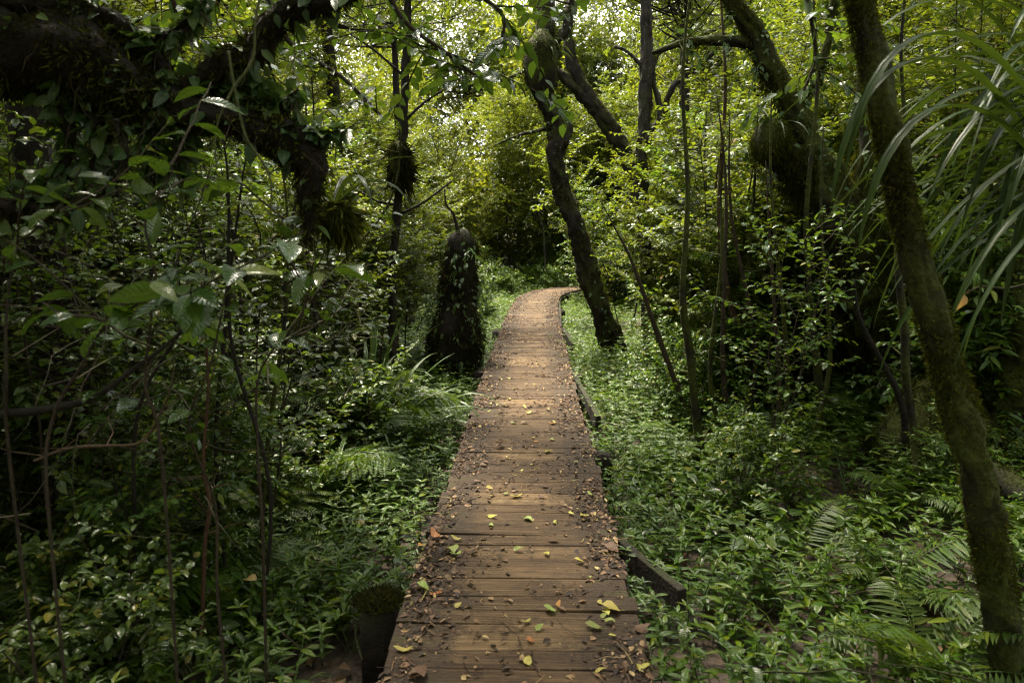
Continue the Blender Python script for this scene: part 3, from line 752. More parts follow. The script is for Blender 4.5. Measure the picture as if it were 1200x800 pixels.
PROTO = {}
def proto(key, mk, bark, leafm, n):
    PROTO[key] = []
    for i in range(n):
        S, Lf = mk(i)
        PROTO[key].append((S.mesh(key + '_stem', bark), Lf.mesh(key + '_foliage', leafm)))
proto('fine', lambda i: woody(400 + i, 2.7 + .4 * i, 2, 24, .72, .068, .024, OVAL4 if i % 2 else LOWB, .3, .014, .14, 8), M_TWIG, M_FINE, 4)
proto('oval', lambda i: woody(440 + i, 2.0 + .45 * i, 2, 19, .65, .08, .028, OVAL4, .28, .012, .18, 7), M_TWIG, M_OVAL, 4)
proto('small', lambda i: woody(460 + i, .9 + .25 * i, 3, 14, .42, .06, .025, OVAL4, .12, .008, .3, 5), M_TWIG, M_OVAL, 3)
proto('pole', lambda i: woody(480 + i, 4.6 + .5 * i, 1, 26, 1.0, .068, .024, OVAL4, .3, .022, .1, 9), M_BARK, M_FINE, 3)
proto('lance', lambda i: woody(500 + i, 1.7 + .4 * i, 2, 15, .55, .11, .032, LEAF4, .2, .011, .22, 5, .3), M_TWIG, M_OVAL, 3)
proto('bare', lambda i: woody(520 + i, 2.3 + .4 * i, 3, 10, .6, .06, .04, OVAL4, .35, .009, .22, 4), M_TWIG, M_OVAL, 3)

CAT = {'fine': ('understorey_tree', 'small tree'), 'oval': ('shrub', 'shrub'), 'small': ('low_shrub', 'shrub'), 'pole': ('sapling', 'sapling'),
       'lance': ('lance_leaved_shrub', 'shrub'), 'bare': ('thin_stemmed_shrub', 'shrub')}
LOOK = {'fine': 'small-leaved yellow-green understorey tree', 'oval': 'glossy oval-leaved shrub', 'small': 'low bushy green shrub', 'pole': 'tall thin-stemmed sapling',
        'lance': 'long-leaved shrub with drooping leaves', 'bare': 'thin bare-stemmed shrub with few leaves'}
cnt = {}
def plant(kind, x, y, s=1.0, where='', label=None, group=None, rz=None, z=None):
    nm, cat = CAT[kind]; i = cnt.get(kind, 0); cnt[kind] = i + 1
    st, lf = PROTO[kind][i % len(PROTO[kind])]
    r = np.random.default_rng(i * 31 + len(kind))
    lb = label or LOOK[kind] + ' ' + where
    t = thing(nm, lb, cat, (x, y, g1(x, y) if z is None else z), r.random() * 6.28 if rz is None else rz, group or (LOOK[kind] + ' group ' + where), s * r.uniform(.9, 1.1))
    t.rotation_euler[0] = r.normal(0, .06); t.rotation_euler[1] = r.normal(0, .06)
    obj('stem', st, t); obj('foliage', lf, t)
    return t

def field(kind, n, xr, yr, where, s=1.0, dmin=1.3, seed=0, gap=.35):
    r = np.random.default_rng(seed * 101 + n); got = 0
    for _ in range(n * 60):
        if got >= n: break
        x, y = r.uniform(*xr), r.uniform(*yr)
        if path_dist(x, y)[0] < dmin: continue
        v = 600 + FPX * x / y
        if (905 < v < 1085 and y < 6.8) or (485 < v < 585 and y < 9.3) or (650 < v < 735 and y < 10.6): continue
        if kind in ('fine', 'pole') and 735 <= v < 790 and y < 11: continue
        if kind != 'small' and ((375 < v < 505 and y < 6.0) or (270 < v < 380 and y < 4.9)): continue
        if any(math.hypot(x - a, y - b) < gap for a, b in field.used): continue
        field.used.append((x, y)); got += 1
        plant(kind, x, y, s * r.uniform(.85, 1.15), where)
field.used = []

# left thicket
field('bare', 9, (-3.2, -1.5), (2.6, 5.5), 'in the dark thicket at the near left', .95, 1.3, 1)
field('oval', 5, (-4.6, -2.4), (3.2, 6), 'in the dark thicket at the near left', 1.0, 1.8, 2)
field('lance', 4, (-3.0, -1.5), (3.0, 5.2), 'in the dark thicket at the near left', .7, 1.5, 3)
field('small', 18, (-3.2, -1.15), (2.4, 6.0), 'at the foot of the near left thicket', .8, 1.15, 4, .25)
field('fine', 8, (-4.2, -1.6), (3.0, 6.2), 'in the dark thicket at the near left', .75, 1.5, 61, .25)
field('oval', 7, (-5.5, -1.8), (6.5, 9.5), 'behind the sword-leaved clump left of the boardwalk', 1.0, 1.7, 5)
field('bare', 6, (-3.5, -1.5), (5.5, 9), 'beside the sword-leaved clump left of the boardwalk', 1.0, 1.4, 6)
field('fine', 8, (-6.5, -1.6), (8, 12), 'left of the leafy stump', 1.0, 1.6, 7)
field('fine', 9, (-6.5, -1.6), (12, 18), 'beyond the leafy stump left of the boardwalk', 1.1, 1.5, 8)
field('pole', 5, (-6, -1.8), (8, 16), 'rising left of the leafy stump', 1.0, 1.6, 9)
field('small', 6, (-3, -.4), (11, 18), 'at the left edge of the far boardwalk', .8, .95, 10)
# right thicket
field('fine', 9, (1.7, 4.2), (6.3, 9.5), 'right of the leaning middle tree', .95, 1.45, 11)
field('oval', 6, (2.0, 5.0), (5.6, 9.0), 'in the bright thicket right of the boardwalk', .95, 1.9, 12)
field('bare', 7, (1.9, 4.2), (5.0, 8.0), 'in the thicket right of the boardwalk', 1.05, 1.8, 13)
field('small', 14, (1.6, 4.8), (4.4, 8.5), 'among the herbs right of the boardwalk', .7, 1.4, 14)
field('fine', 10, (2.0, 7), (9.5, 16), 'behind the leaning middle tree', 1.1, 1.3, 15)
field('pole', 6, (2.2, 7), (7.5, 15), 'rising behind the leaning middle tree', 1.0, 1.6, 16)
field('oval', 6, (4.2, 7.5), (5.0, 9.5), 'behind the big mossy tree on the right', 1.05, 2, 17)
field('lance', 4, (3.4, 6), (4.4, 8), 'under the big mossy tree on the right', .75, 2, 18)
field('fine', 12, (-7.5, -3.2), (5.5, 12), 'deep in the left growth', 1.1, 2, 31, .6)
field('oval', 12, (-6.5, -2.6), (4.5, 9), 'deep in the left growth', 1.15, 2, 32, .5)
field('fine', 14, (3.6, 8.5), (6.5, 13), 'deep in the right growth', 1.15, 2, 33, .6)
field('oval', 12, (3.8, 7.5), (4.8, 9), 'deep in the right growth', 1.15, 2, 34, .5)
field('pole', 10, (-8, -2.4), (6, 19), 'deep in the left growth', 1.1, 2, 35, .7)
field('pole', 10, (2.6, 9), (8, 19), 'deep in the right growth', 1.1, 2, 36, .7)
field('fine', 10, (-7, -1.5), (16, 22), 'left of the far bend', 1.25, 1.6, 37, .6)
field('fine', 12, (1.9, 8), (12, 20), 'right of the far boardwalk', 1.2, 1.3, 38, .6)
field('lance', 6, (1.8, 3.8), (5.2, 8.4), 'in front of the right-hand thicket', .8, 1.4, 73, .3)
field('fine', 9, (1.7, 3.6), (5.6, 9.2), 'leaning in front of the right-hand thicket', .8, 1.3, 51, .3)
field('oval', 3, (1.8, 3.6), (5.2, 7.6), 'in front of the right-hand thicket', .75, 1.4, 52, .3)
field('fine', 6, (-3.4, -1.4), (7.2, 10.5), 'between the thin left tree and the stump', .85, 1.35, 53, .3)
# beyond the bend
field('fine', 12, (-2.5, 6), (22.6, 27), 'beyond the bend of the boardwalk', 1.2, .9, 19)
field('pole', 7, (-4, 7), (22.8, 28), 'beyond the bend of the boardwalk', 1.1, 1.0, 20)
field('small', 9, (1.7, 4.6), (17.0, 19.6), 'inside the curve of the far bend', 1.25, .9, 81, .3)
field('oval', 4, (1.8, 4.5), (16.0, 19), 'inside the curve of the far bend', .9, 1.0, 82, .4)
field('pole', 9, (-5, 5), (22.3, 26), 'in the sunlit gap beyond the bend', 1.35, 1.0, 71, .5)
field('small', 10, (-1.5, 1.2), (19.3, 23), 'on the bank at the bend of the boardwalk', .8, .8, 21, .25)

# ------------------------------------------------------------------ crowns for the tall trees
def crown(seed, Rx, Rz, clumps, leaf, per):
    r = np.random.default_rng(seed); Lm, Lf = Geo(), Geo()
    for i in range(clumps):
        v = unit(r.normal(0, 1, 3)) * r.random() ** .4
        c = np.array([v[0] * Rx, v[1] * Rx, Rz * .9 + v[2] * Rz])
        z0 = min(r.uniform(-.1, Rz * 1.5), c[2]); o_ = np.array([.1 * math.sin(z0 * 3), .1 * math.cos(z0 * 2.3) - .1, z0]); m = (c + o_) * .5 + np.array([0, 0, -.12]) + r.normal(0, .17, 3)
        P, Rr = smooth_line([o_, m, c], [.024, .016, .006], 5)
        tube(Lm, P, Rr, 5, .1, i)
        for k in range(per):
            d = unit(r.normal(0, 1, 3) * np.array([1, 1, .55]))
            Tw = grow(c + r.normal(0, .22, 3), d, r.uniform(.3, .75), r, 4, .4, -.02)
            tube(Lm, Tw, np.linspace(.006, .0025, len(Tw)), 3, 0, 0, False)
            twig_leaves(Lf, Tw, r, leaf, .028, LOWB, .05, .2, flat=.45)
    zz = np.linspace(-.12, Rz * 1.6, 12); tube(Lm, np.stack([.1 * np.sin(zz * 3), .1 * np.cos(zz * 2.3) - .1, zz], -1), np.linspace(.055, .012, 12), 7, .1, 3)
    return Lm.mesh('crown_limbs', M_BARKD), Lf.mesh('crown_foliage', M_CROWN)
CROWNS_FAR = [crown(950 + i, 2.4, 1.5, 42, .13, 13) for i in range(2)]
CROWNS = [crown(900 + i, 2.3, 1.2, 40, .09, 10) for i in range(3)]

def moss_on(tree, lines, n, seed, mat=None, ln=(.015, .045), hang=.7, name='moss', w=.5, th=-.6):
    g = Geo(); r = np.random.default_rng(seed)
    tot = sum(np.sum(np.linalg.norm(np.diff(P, axis=0), axis=1)) * np.mean(Rr) for P, Rr in lines)
    for i, (P, Rr) in enumerate(lines):
        k = max(20, int(n * np.sum(np.linalg.norm(np.diff(P, axis=0), axis=1)) * np.mean(Rr) / tot))
        X, nn = on_tube(P, Rr * 1.1, k, seed + i)
        cl = np.sin(X[:, 2] * 9 + seed) + np.sin(X[:, 0] * 13 + X[:, 2] * 5) + np.sin(X[:, 1] * 17) + r.normal(0, .7, k)
        kk = cl > th; X, nn, cl = X[kk], nn[kk], cl[kk]
        A = nn * .7 + np.array([0, 0, -hang]) * r.uniform(.2, 1.3, (len(X), 1)) + r.normal(0, .45, (len(X), 3))
        S = r.uniform(*ln, len(X)) * np.clip(.7 + .3 * cl, .5, 1.6)
        put(g, BLADE, X - nn * .004, A, nn + r.normal(0, .6, (len(X), 3)), S, np.minimum(S * w * 4, .05 + 0 * S))
    return obj(name, g.mesh(name, mat or M_MOSS, False), tree)

def px_line(pts, Y, n=5):
    """[(px,py,rpx[,dY])] -> smoothed world polyline"""
    P = [at(p[0], p[1], Y + (p[3] if len(p) > 3 else 0)) for p in pts]
    return smooth_line(P, [pxr(q, p[2]) for q, p in zip(P, pts)], n)

def tall_tree(label, trunk, limbs, Y, bark, name='tree', moss=0, mossm=None, crown_i=None, crown_s=1.0, seed=1, mln=(.015, .045), crown_up=None, k=12, thin=.84, creeper=0):
    P, Rr = px_line(trunk, Y); Rr = Rr * thin
    base = np.array([P[0][0], P[0][1], g1(P[0][0], P[0][1])])
    if P[0][2] > base[2] - .1:                                   # root the trunk in the ground
        P = np.concatenate([[base - ZUP * .15], [base * .8 + P[0] * .2], P]); Rr = np.concatenate([[Rr[0] * 1.8], [Rr[0] * 1.35], Rr])
    t = thing(name, label, 'tree', base)
    P, Rr = resample(P, Rr, 150, seed); g = Geo(); tube(g, P - base, Rr, 24, .2, seed)
    tr = obj('trunk', g.mesh('trunk', bark), t)
    lines = [(P - base, Rr)]
    for i, l in enumerate(limbs):
        Q, q = resample(*px_line(l, Y), 50, seed + i); h = Geo(); tube(h, Q - base, q * .85, 10, .2, seed + i + 1)
        obj('limb', h.mesh('limb', bark), t); lines.append((Q - base, q))
    if moss: moss_on(t, lines, moss, seed, mossm, mln, th=.35 if seed == 8 else -.6)
    if creeper:                                                     # small climbing leaves on the bark
        g = Geo(); r = np.random.default_rng(seed + 9)
        for Q, q in lines:
            n = int(creeper * np.sum(np.linalg.norm(np.diff(Q, axis=0), axis=1)))
            X, nn = on_tube(Q, q * 1.12, n, seed + 2); kk = np.sin(X[:, 2] * 5 + seed) + np.sin(X[:, 0] * 11) + r.normal(0, .6, n) > -.1; X, nn = X[kk], nn[kk]; n = len(X)
            put(g, OVAL4, X + nn * r.uniform(0, .05, (n, 1)), nn * .6 + np.array([0, 0, -.6]) + r.normal(0, .5, (n, 3)), nn + ZUP * .4 + r.normal(0, .4, (n, 3)), r.uniform(.02, .075, n))
            for _ in range(int(creeper / 12)):
                x0, n0 = on_tube(Q, q, 1, r.integers(1, 9999)); B = grow(x0[0], n0[0] + np.array([0, 0, -.2]), r.uniform(.1, .35), r, 5, .35, -.2); twig_leaves(g, B, r, r.uniform(.035, .06), .03, OVAL4, .1, .4, flat=.5)
        obj('creeper', g.mesh('tree_creeper', M_CREEP), t)
    if crown_i is not None:
        top = P[-1] - base
        up = top if crown_up is None else top + np.array(crown_up)
        if crown_up is not None:
            h = Geo(); Q, q = smooth_line([top, (top + up) / 2 + np.array([.1, 0, .1]), up], [Rr[-1], Rr[-1] * .8, Rr[-1] * .6], 4); tube(h, Q, q, 8, .1, seed)
            obj('limb', h.mesh('limb', bark), t)
        c = obj('crown', CROWNS[crown_i % 3][1], t, up, (0, 0, seed * 1.3), crown_s)
        obj('branches', CROWNS[crown_i % 3][0], c)
    return t, P, Rr

# thin tree on the left
t2, P2, R2 = tall_tree('thin dark tree left of the stump, shaggy with hanging roots halfway up', [(470, 500, 6.5), (462, 430, 5.5), (460, 330, 5), (468, 220, 5.5), (472, 150, 5.5), (476, 60, 5), (480, -60, 4)],
                       [[(476, 140, 2), (500, 118, 1.6), (530, 100, 1)], [(470, 240, 2), (440, 235, 1.4), (410, 215, 1)], [(474, 90, 2), (440, 60, 1.5), (410, 40, 1)], [(470, 250, 2), (495, 238, 1.5), (530, 212, 1)]],
                       6.6, M_BARKD, moss=2500, mossm=M_DARKMOSS, crown_i=0, crown_s=.9, seed=3, crown_up=(0, .3, 1.2))
# leaning middle tree
t3, P3, R3 = tall_tree('dark leaning tree just right of the boardwalk with an S-bend and mossy bark', [(728, 436, 18), (714, 392, 14), (692, 325, 12), (676, 270, 11), (656, 215, 11), (650, 180, 13), (657, 152, 14), (640, 118, 13), (628, 85, 16), (638, 40, 13), (640, -40, 10)],
                       [[(634, 60, 6), (662, 36, 6), (670, 0, 5), (690, -40, 4)], [(645, 150, 3), (610, 158, 2), (580, 170, 1.2)], [(636, 70, 3), (600, 90, 2), (570, 96, 1)]], 10.3, M_BARK, moss=9000, seed=4,
                       mossm=M_MOSS, mln=(.02, .07), creeper=70)
# second leaning tree behind it
t4, P4, R4 = tall_tree('forked mossy tree leaning left behind the S-bend tree', [(792, 440, 12), (772, 330, 11), (745, 215, 10), (732, 180, 9.5), (712, 145, 10), (690, 118, 8.5), (665, 92, 7), (650, 82, 5)],
                       [[(722, 165, 9), (700, 130, 8), (680, 95, 8), (668, 70, 8), (665, 30, 6), (672, -30, 5)], [(735, 190, 6), (770, 150, 5), (790, 100, 4), (840, 60, 3)]], 12.2, M_BARK, moss=7000, seed=5, mln=(.02, .06))
cr4 = obj('crown', CROWNS[2][1], t4, at(760, -90, 12.8) - np.array(t4.location), (0, 0, 1), .7); obj('branches', CROWNS[2][0], cr4)
# pale thin tree
t5, P5, R5 = tall_tree('slim pale-barked tree with blotchy lichen amid the right-hand foliage', [(764, 450, 9), (757, 330, 8), (752, 210, 8), (757, 110, 8), (757, 30, 7), (755, -50, 6)],
                       [[(757, 160, 3), (772, 140, 4), (772, 118, 4), (766, 95, 3), (768, 66, 4), (800, 50, 3), (850, 40, 2)], [(755, 80, 3), (735, 60, 2), (720, 55, 2)]], 9.2, M_BARKL, seed=6)
# big mossy leaner on the right
t6, P6, R6 = tall_tree('massive dark mossy tree on the right leaning left over the thicket', [(1068, 560, 32), (1058, 500, 27), (1040, 420, 29), (1015, 345, 40), (990, 285, 42), (968, 228, 36), (946, 178, 24), (931, 128, 15), (902, 78, 15), (886, 40, 11), (858, 4, 10), (836, -40, 8)],
                       [[(952, 200, 22), (925, 188, 22), (905, 172, 20), (895, 160, 14)], [(900, 65, 8), (870, 50, 7), (835, 48, 6), (800, 50, 5), (765, 62, 3)], [(985, 290, 14), (1010, 220, 12), (1015, 120, 10), (1000, 20, 8), (1005, -40, 7)],
                        [(1000, 320, 10), (965, 330, 8), (985, 380, 6), (1015, 420, 5)], [(930, 130, 7), (965, 70, 6), (975, 10, 5), (990, -40, 4)]],
                       6.3, M_BARKM, moss=26000, seed=7, mossm=M_MOSS, crown_i=2, crown_s=.8, mln=(.02, .075), crown_up=(.5, .3, 2.0), k=16, creeper=230)
# near right trunk
t7, P7, R7 = tall_tree('slender mossy tree trunk nearest on the right, leaning left as it rises', [(1200, 880, 24), (1182, 770, 22), (1162, 640, 20), (1142, 540, 20), (1110, 430, 18), (1085, 340, 18), (1060, 255, 16), (1042, 160, 17), (1022, 70, 17), (1000, -30, 14), (985, -120, 12)],
                       [], 2.65, M_BARKM, moss=26000, seed=8, mossm=M_MOSS, crown_i=1, crown_s=1.0, mln=(.007, .026), crown_up=(-.2, .3, 1.4), k=18)
# trunk at the right edge
t8, P8, R8 = tall_tree('reddish-brown trunk at the right edge behind the nearest trunk', [(1186, 590, 27), (1188, 520, 24), (1192, 430, 21), (1205, 320, 19), (1222, 200, 17), (1240, 50, 15), (1250, -60, 13)], [], 4.9, M_BARKM, moss=4000,
                       mossm=M_DARKMOSS, seed=9, crown_i=0, crown_s=.9, crown_up=(.2, 0, .6))

# near left giant with its limbs reaching across
def near_left():
    Y = 2.7
    base = np.array([-3.05, 2.7, g1(-3.05, 2.7)])
    t = thing('old_mossy_tree', 'big dark old tree at the near left, its shaggy mossy limb arching across', 'tree', base)
    lim = at(-120, 70, Y)
    P, Rr = smooth_line([base - ZUP * .2, base + np.array([.1, 0, .9]), (base + lim) / 2 + np.array([-.1, 0, .5]), lim + np.array([-.15, 0, .15]), lim + np.array([-.1, .1, 1.2]), lim + np.array([.1, .2, 2.4])], [.34, .28, .24, .2, .15, .12], 6)
    g = Geo(); tube(g, P - base, Rr, 16, .12, 2); obj('trunk', g.mesh('trunk', M_BARKD), t)
    lines = [(P - base, Rr)]
    L = [[(-140, 60, 60), (-40, 52, 54), (30, 70, 50), (80, 66, 52), (125, 92, 46), (168, 118, 36), (205, 122, 28), (238, 134, 24), (272, 134, 19), (305, 152, 20), (332, 160, 23), (358, 182, 20), (370, 200, 15), (360, 228, 14), (364, 258, 8), (358, 285, 4)],
         [(135, 112, 30), (172, 122, 26), (205, 108, 22), (235, 100, 17), (262, 74, 18), (292, 62, 17), (316, 30, 16), (352, 10, 17), (400, -8, 14), (470, -60, 11)],
         [(-60, 10, 34), (40, -2, 26), (100, 18, 16), (132, 22, 12), (165, 52, 10), (188, 70, 8), (205, 105, 7)],
         [(66, 110, 10), (80, 150, 7), (77, 190, 7), (68, 212, 9), (50, 232, 9), (40, 260, 4)],
         [(-120, 245, 26), (-20, 246, 22), (30, 238, 17), (70, 246, 15), (108, 232, 12), (134, 218, 7), (147, 180, 5), (136, 140, 5)],
         [(180, 124, 8), (176, 165, 6), (184, 200, 4), (178, 240, 2)], [(100, 105, 15), (118, 165, 10), (112, 215, 8), (120, 250, 3)],
         [(272, 136, 7), (300, 118, 4), (322, 122, 3), (350, 105, 1.5)], [(330, 160, 6), (352, 150, 4), (380, 158, 2.5), (405, 148, 1)], [(206, 124, 7), (216, 160, 5), (208, 190, 3), (222, 225, 1)],
         [(160, 52, 6), (200, 40, 4), (225, 18, 3), (260, -20, 2)], [(240, 96, 6), (262, 108, 4), (290, 104, 3), (318, 92, 1)]]
    for i, l in enumerate(L):
        l = [(p_[0], p_[1], p_[2] * .8) for p_ in l]
        Q, q = px_line(l, Y - (.15 if i == 4 else 0)); h = Geo(); Q, q = resample(Q, q, 50, 60 + i); tube(h, Q - base, q, 16, .2, 40 + i); obj('limb', h.mesh('limb', M_BARKD), t); lines.append((Q - base, q))
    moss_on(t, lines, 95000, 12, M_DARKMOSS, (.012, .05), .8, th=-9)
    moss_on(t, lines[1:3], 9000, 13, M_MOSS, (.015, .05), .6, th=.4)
    g = Geo(); r = np.random.default_rng(6)                         # roots and threads that dangle from the limbs
    for P_, R_ in lines[1:]:
        X, nn = on_tube(P_, R_, 46, 4)
        for x in X[nn[:, 2] < .2]:
            L_ = r.uniform(.05, .3); q = grow(x, (r.normal(0, .5), r.normal(0, .5), -1), L_, r, 5, .5, -.1); tube(g, q, np.linspace(.003, .0008, 6), 3, 0, 0, False)
    obj('root_fringe', g.mesh('root_fringe', M_TWIG), t)
    g = Geo()
    for P_, R_ in lines[1:]:
        X, nn = on_tube(P_, R_ * 1.15, 190, 14); n_ = len(X)
        put(g, OVAL4, X, nn + np.array([0, 0, -.5]) + r.normal(0, .5, (n_, 3)), nn + ZUP * .5 + r.normal(0, .4, (n_, 3)), r.uniform(.02, .085, n_))
    obj('creeper', g.mesh('limb_creeper', M_CREEP), t)
    c = obj('crown', CROWNS[0][1], t, lim + np.array([.1, .2, 2.3]) - base, (0, 0, 2), 1.0); obj('branches', CROWNS[0][0], c)
near_left()

# stump wrapped in leaves
def stump():
    P, Rr = px_line([(526, 456, 23), (530, 420, 22), (535, 380, 20), (540, 330, 19), (543, 300, 18), (543, 285, 16), (544, 275, 11), (545, 269, 4)], 9.0)
    base = np.array([P[0][0], P[0][1], g1(P[0][0], P[0][1])])
    P = np.concatenate([[base - ZUP * .15], P]); Rr = np.concatenate([[Rr[0] * 1.05], Rr])
    P, Rr = resample(P, Rr, 60, 4)
    t = thing('tree_stump', 'broad dark tree stump covered in creeper leaves left of the boardwalk', 'stump', base)
    g = Geo(); tube(g, P - base, Rr, 16, .14, 3); obj('trunk', g.mesh('stump_trunk', M_BARKD), t)
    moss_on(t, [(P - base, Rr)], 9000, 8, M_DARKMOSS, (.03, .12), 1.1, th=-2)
    g = Geo(); r = np.random.default_rng(9); n = 1000
    X, nn = on_tube(P - base, Rr * 1.06, n, 5); kk = np.sin(X[:, 2] * 7) + np.sin(X[:, 0] * 15 + X[:, 2] * 4) + r.normal(0, .6, n) > -.3; X, nn = X[kk], nn[kk]; n = len(X)
    for q in range(26):                                             # stray shoots hanging clear of the wood
        x0, n0 = on_tube(P - base, Rr * 1.05, 1, 100 + q); B = grow(x0[0], n0[0] + np.array([0, 0, -.3]), r.uniform(.2, .5), r, 6, .3, -.25)
        twig_leaves(g, B, r, r.uniform(.045, .08), .035, OVAL4, .1, .4, flat=.5)
    put(g, OVAL4, X + nn * r.uniform(.0, .09, (n, 1)), nn * .5 + np.array([0, 0, -.8]) + r.normal(0, .35, (n, 3)), nn + r.normal(0, .3, (n, 3)), r.uniform(.03, .085, n))
    obj('creeper', g.mesh('stump_creeper', M_CREEP), t)
    h = Geo(); Q, q = px_line([(541, 282, 3), (535, 264, 2), (531, 250, 1.6), (523, 240, 1.2), (521, 222, .8)], 9.0); tube(h, Q - base, q, 6); obj('limb', h.mesh('stump_limb', M_BARKD), t)
stump()

# ------------------------------------------------------------------ ferns
def frond_geo(seed, L=.7, pairs=24, wide=.16, arch=.8, bip=False):
    """rachis leaving the origin along +y and up, arching over"""
    r = np.random.default_rng(seed); g = Geo()
    n = 14; P = [np.zeros(3)]; th = r.uniform(.9, 1.15)
    for i in range(n):
        P.append(P[-1] + np.array([r.normal(0, .02), math.cos(th), math.sin(th)]) * L / n); th -= arch * (1.6 * (i + 3) / n) / n * 1.9
    P = np.array(P); tube(g, P, np.linspace(.0045, .001, n + 1), 4, 0, 0, False)
    s = np.linspace(.16, .99, pairs); cs = np.linspace(0, 1, n + 1)
    C = np.stack([np.interp(s, cs, P[:, i]) for i in range(3)], -1)
    T = unit(np.stack([np.interp(np.minimum(s + .03, 1), cs, P[:, i]) - np.interp(s - .03, cs, P[:, i]) for i in range(3)], -1))
    X = unit(np.cross(T, ZUP)); Nn = np.cross(X, T)
    ln = wide * L * (np.sin(np.pi * np.clip(s * .93 + .12, 0, 1)) ** .75 + .06) * 1.5
    for sg in (-1, 1):
        A = X * sg + T * .35 + np.array([0, 0, -.12]) + r.normal(0, .06, (pairs, 3))
        if not bip:
            put(g, PINNA, C, A, Nn, ln, np.minimum(ln * 1.0, .09))
        else:
            for i in range(pairs):
                m = max(4, int(ln[i] / .011)); u = np.linspace(.1, 1, m); a = unit(A[i]); b = unit(np.cross(a, Nn[i]))
                q = C[i] + np.outer(u * ln[i], a) + np.outer(u * u, [0, 0, -.12 * ln[i]])
                for s2 in (-1, 1):
                    put(g, LOW, q, np.tile(b * s2 + a * .5, (m, 1)), np.tile(Nn[i], (m, 1)) + r.normal(0, .15, (m, 3)), ln[i] * .26 * (1.1 - u * .8), ln[i] * .26 * (1.1 - u * .8) * .9)
    return g
FROND = {False: [frond_geo(700 + i, .75, 26, .17).mesh('frond', M_FERN) for i in range(4)],
         True: [frond_geo(720 + i, .8, 22, .24, .9, True).mesh('frond', M_FERN) for i in range(3)]}
fc = [0]
def fern(x, y, s, label, n=8, bip=False, z=None, group=None, dirs=None, lift=0):
    fc[0] += 1; r = np.random.default_rng(fc[0] * 17)
    t = thing('fern', label, 'fern', (x, y, (g1(x, y) - .01 + lift * .15) if z is None else z), 0, group, s)
    a0 = r.random() * 6.28
    for k in range(n):
        a = a0 + k * 6.283 / n + r.normal(0, .25) if dirs is None else R(dirs[k])
        obj('frond', FROND[bip][k % len(FROND[bip])], t, (0, 0, .02), (r.normal(0, .15) + lift - (.25 if k % 3 == 0 else 0), r.normal(0, .1), a), r.uniform(.75, 1.1))
    return t
def fern_px(px, py, Y, s, label, **kw):
    p = at(px, py, Y); return fern(p[0], p[1], s, label, **kw)
fern_px(325, 520, 4.9, 1.7, 'large feathery fern left of the sword-leaved clump', bip=True, n=9)
fern_px(400, 470, 6.1, 1.7, 'feathery fern arching behind the sword-leaved clump', bip=True, n=8)
fern_px(30, 760, 2.5, 1.0, 'dark fern in the bottom left corner of the thicket', n=7)
fern_px(110, 640, 3.0, 1.1, 'dark fern low in the left thicket, spreading its fronds sideways', n=7)
fern_px(1040, 700, 3.5, .85, 'pale fern with a long drooping frond below the big mossy tree', n=7, lift=.16)
fern_px(1085, 780, 2.8, .8, 'fern at the bottom right beside the nearest trunk', n=6, lift=.15)
fern_px(935, 640, 4.1, .7, 'fern among the herbs in the middle of the right bank', n=6, lift=.12)
fern_px(805, 560, 5.8, .9, 'fern close to the boardwalk on the right, near thin stems', n=7, bip=True)
fern_px(1000, 505, 6.2, .95, 'fern at the foot of the big mossy tree, on its left', n=8)
fern_px(900, 565, 5.6, .8, 'small fern between thin stems on the right bank', n=6)
fern_px(1150, 480, 5.6, .9, 'fern behind the nearest right trunk above the mossy log', n=7)
fern_px(1060, 620, 4.5, .7, 'fern in front of the mossy mound on the right', n=6)
for i, (px, py, Y) in enumerate(((620, 318, 24.5), (560, 372, 15), (240, 600, 4.4), (390, 560, 5.2), (700, 372, 15.5), (860, 500, 7.5), (1180, 640, 3.9), (200, 730, 3.1), (120, 560, 3.6), (270, 690, 3.4))):
    fern_px(px, py, Y, .75, ['fern on the bank beyond the bend of the boardwalk', 'fern behind the leafy stump by the far planks', 'fern in the dark between thin stems on the left', 'small fern in front of the sword-leaved clump',
                             'fern right of the far boardwalk behind the leaning tree', 'fern in the shade behind the right-hand shrubs', 'fern right of the nearest trunk under the log', 'low fern near the bottom of the left thicket', 'fern under the tan curved stem in the left thicket', 'fern beside the dull tan dead leaf in the left undergrowth'][i], n=6, bip=i in (0, 1, 4))

# ------------------------------------------------------------------ sword- and strap-leaved plants
def sword_plant(px, py, Y, s, label, n=24, seed=1, L=.8, w=.02, grav=.22, spread=(.1, .9)):
    p = at(px, py, Y); base = np.array([p[0], p[1], g1(p[0], p[1])]); r = np.random.default_rng(seed)
    t = thing('sword_leaved_plant', label, 'plant', base)
    for k in range(n):
        a = k * 2.4 + r.normal(0, .3); e = spread[0] + (spread[1] - spread[0]) * (1 - k / n) * r.uniform(.7, 1.3)
        d = (math.cos(a) * math.sin(e), math.sin(a) * math.sin(e), math.cos(e))
        obj('leaf', ribbon((.02 * math.cos(a), .02 * math.sin(a), -.02), d, L * s * r.uniform(.7, 1.1), w * s * r.uniform(.8, 1.2), grav * r.uniform(.5, 1.6), r).mesh('sword_leaf', M_SWORD), t)
sword_plant(432, 545, 5.9, 1.0, 'sword-leaved green clump left of the boardwalk before the stump', 52, 2, 1.3, .019, .2, (.05, .85))
sword_plant(480, 520, 6.6, 1.0, 'smaller sword-leaved clump nearer the boardwalk edge, with a leaf reaching out', 24, 3, 1.1, .018, .25, (.3, 1.25))
sword_plant(640, 318, 25, 2.4, 'dark long-leaved clump standing beyond the bend of the boardwalk', 30, 4, 1.2, .03, .3)
sword_plant(690, 318, 26, 2.4, 'dark long-leaved clump partly behind the leaning middle tree', 24, 5, 1.2, .03, .3)

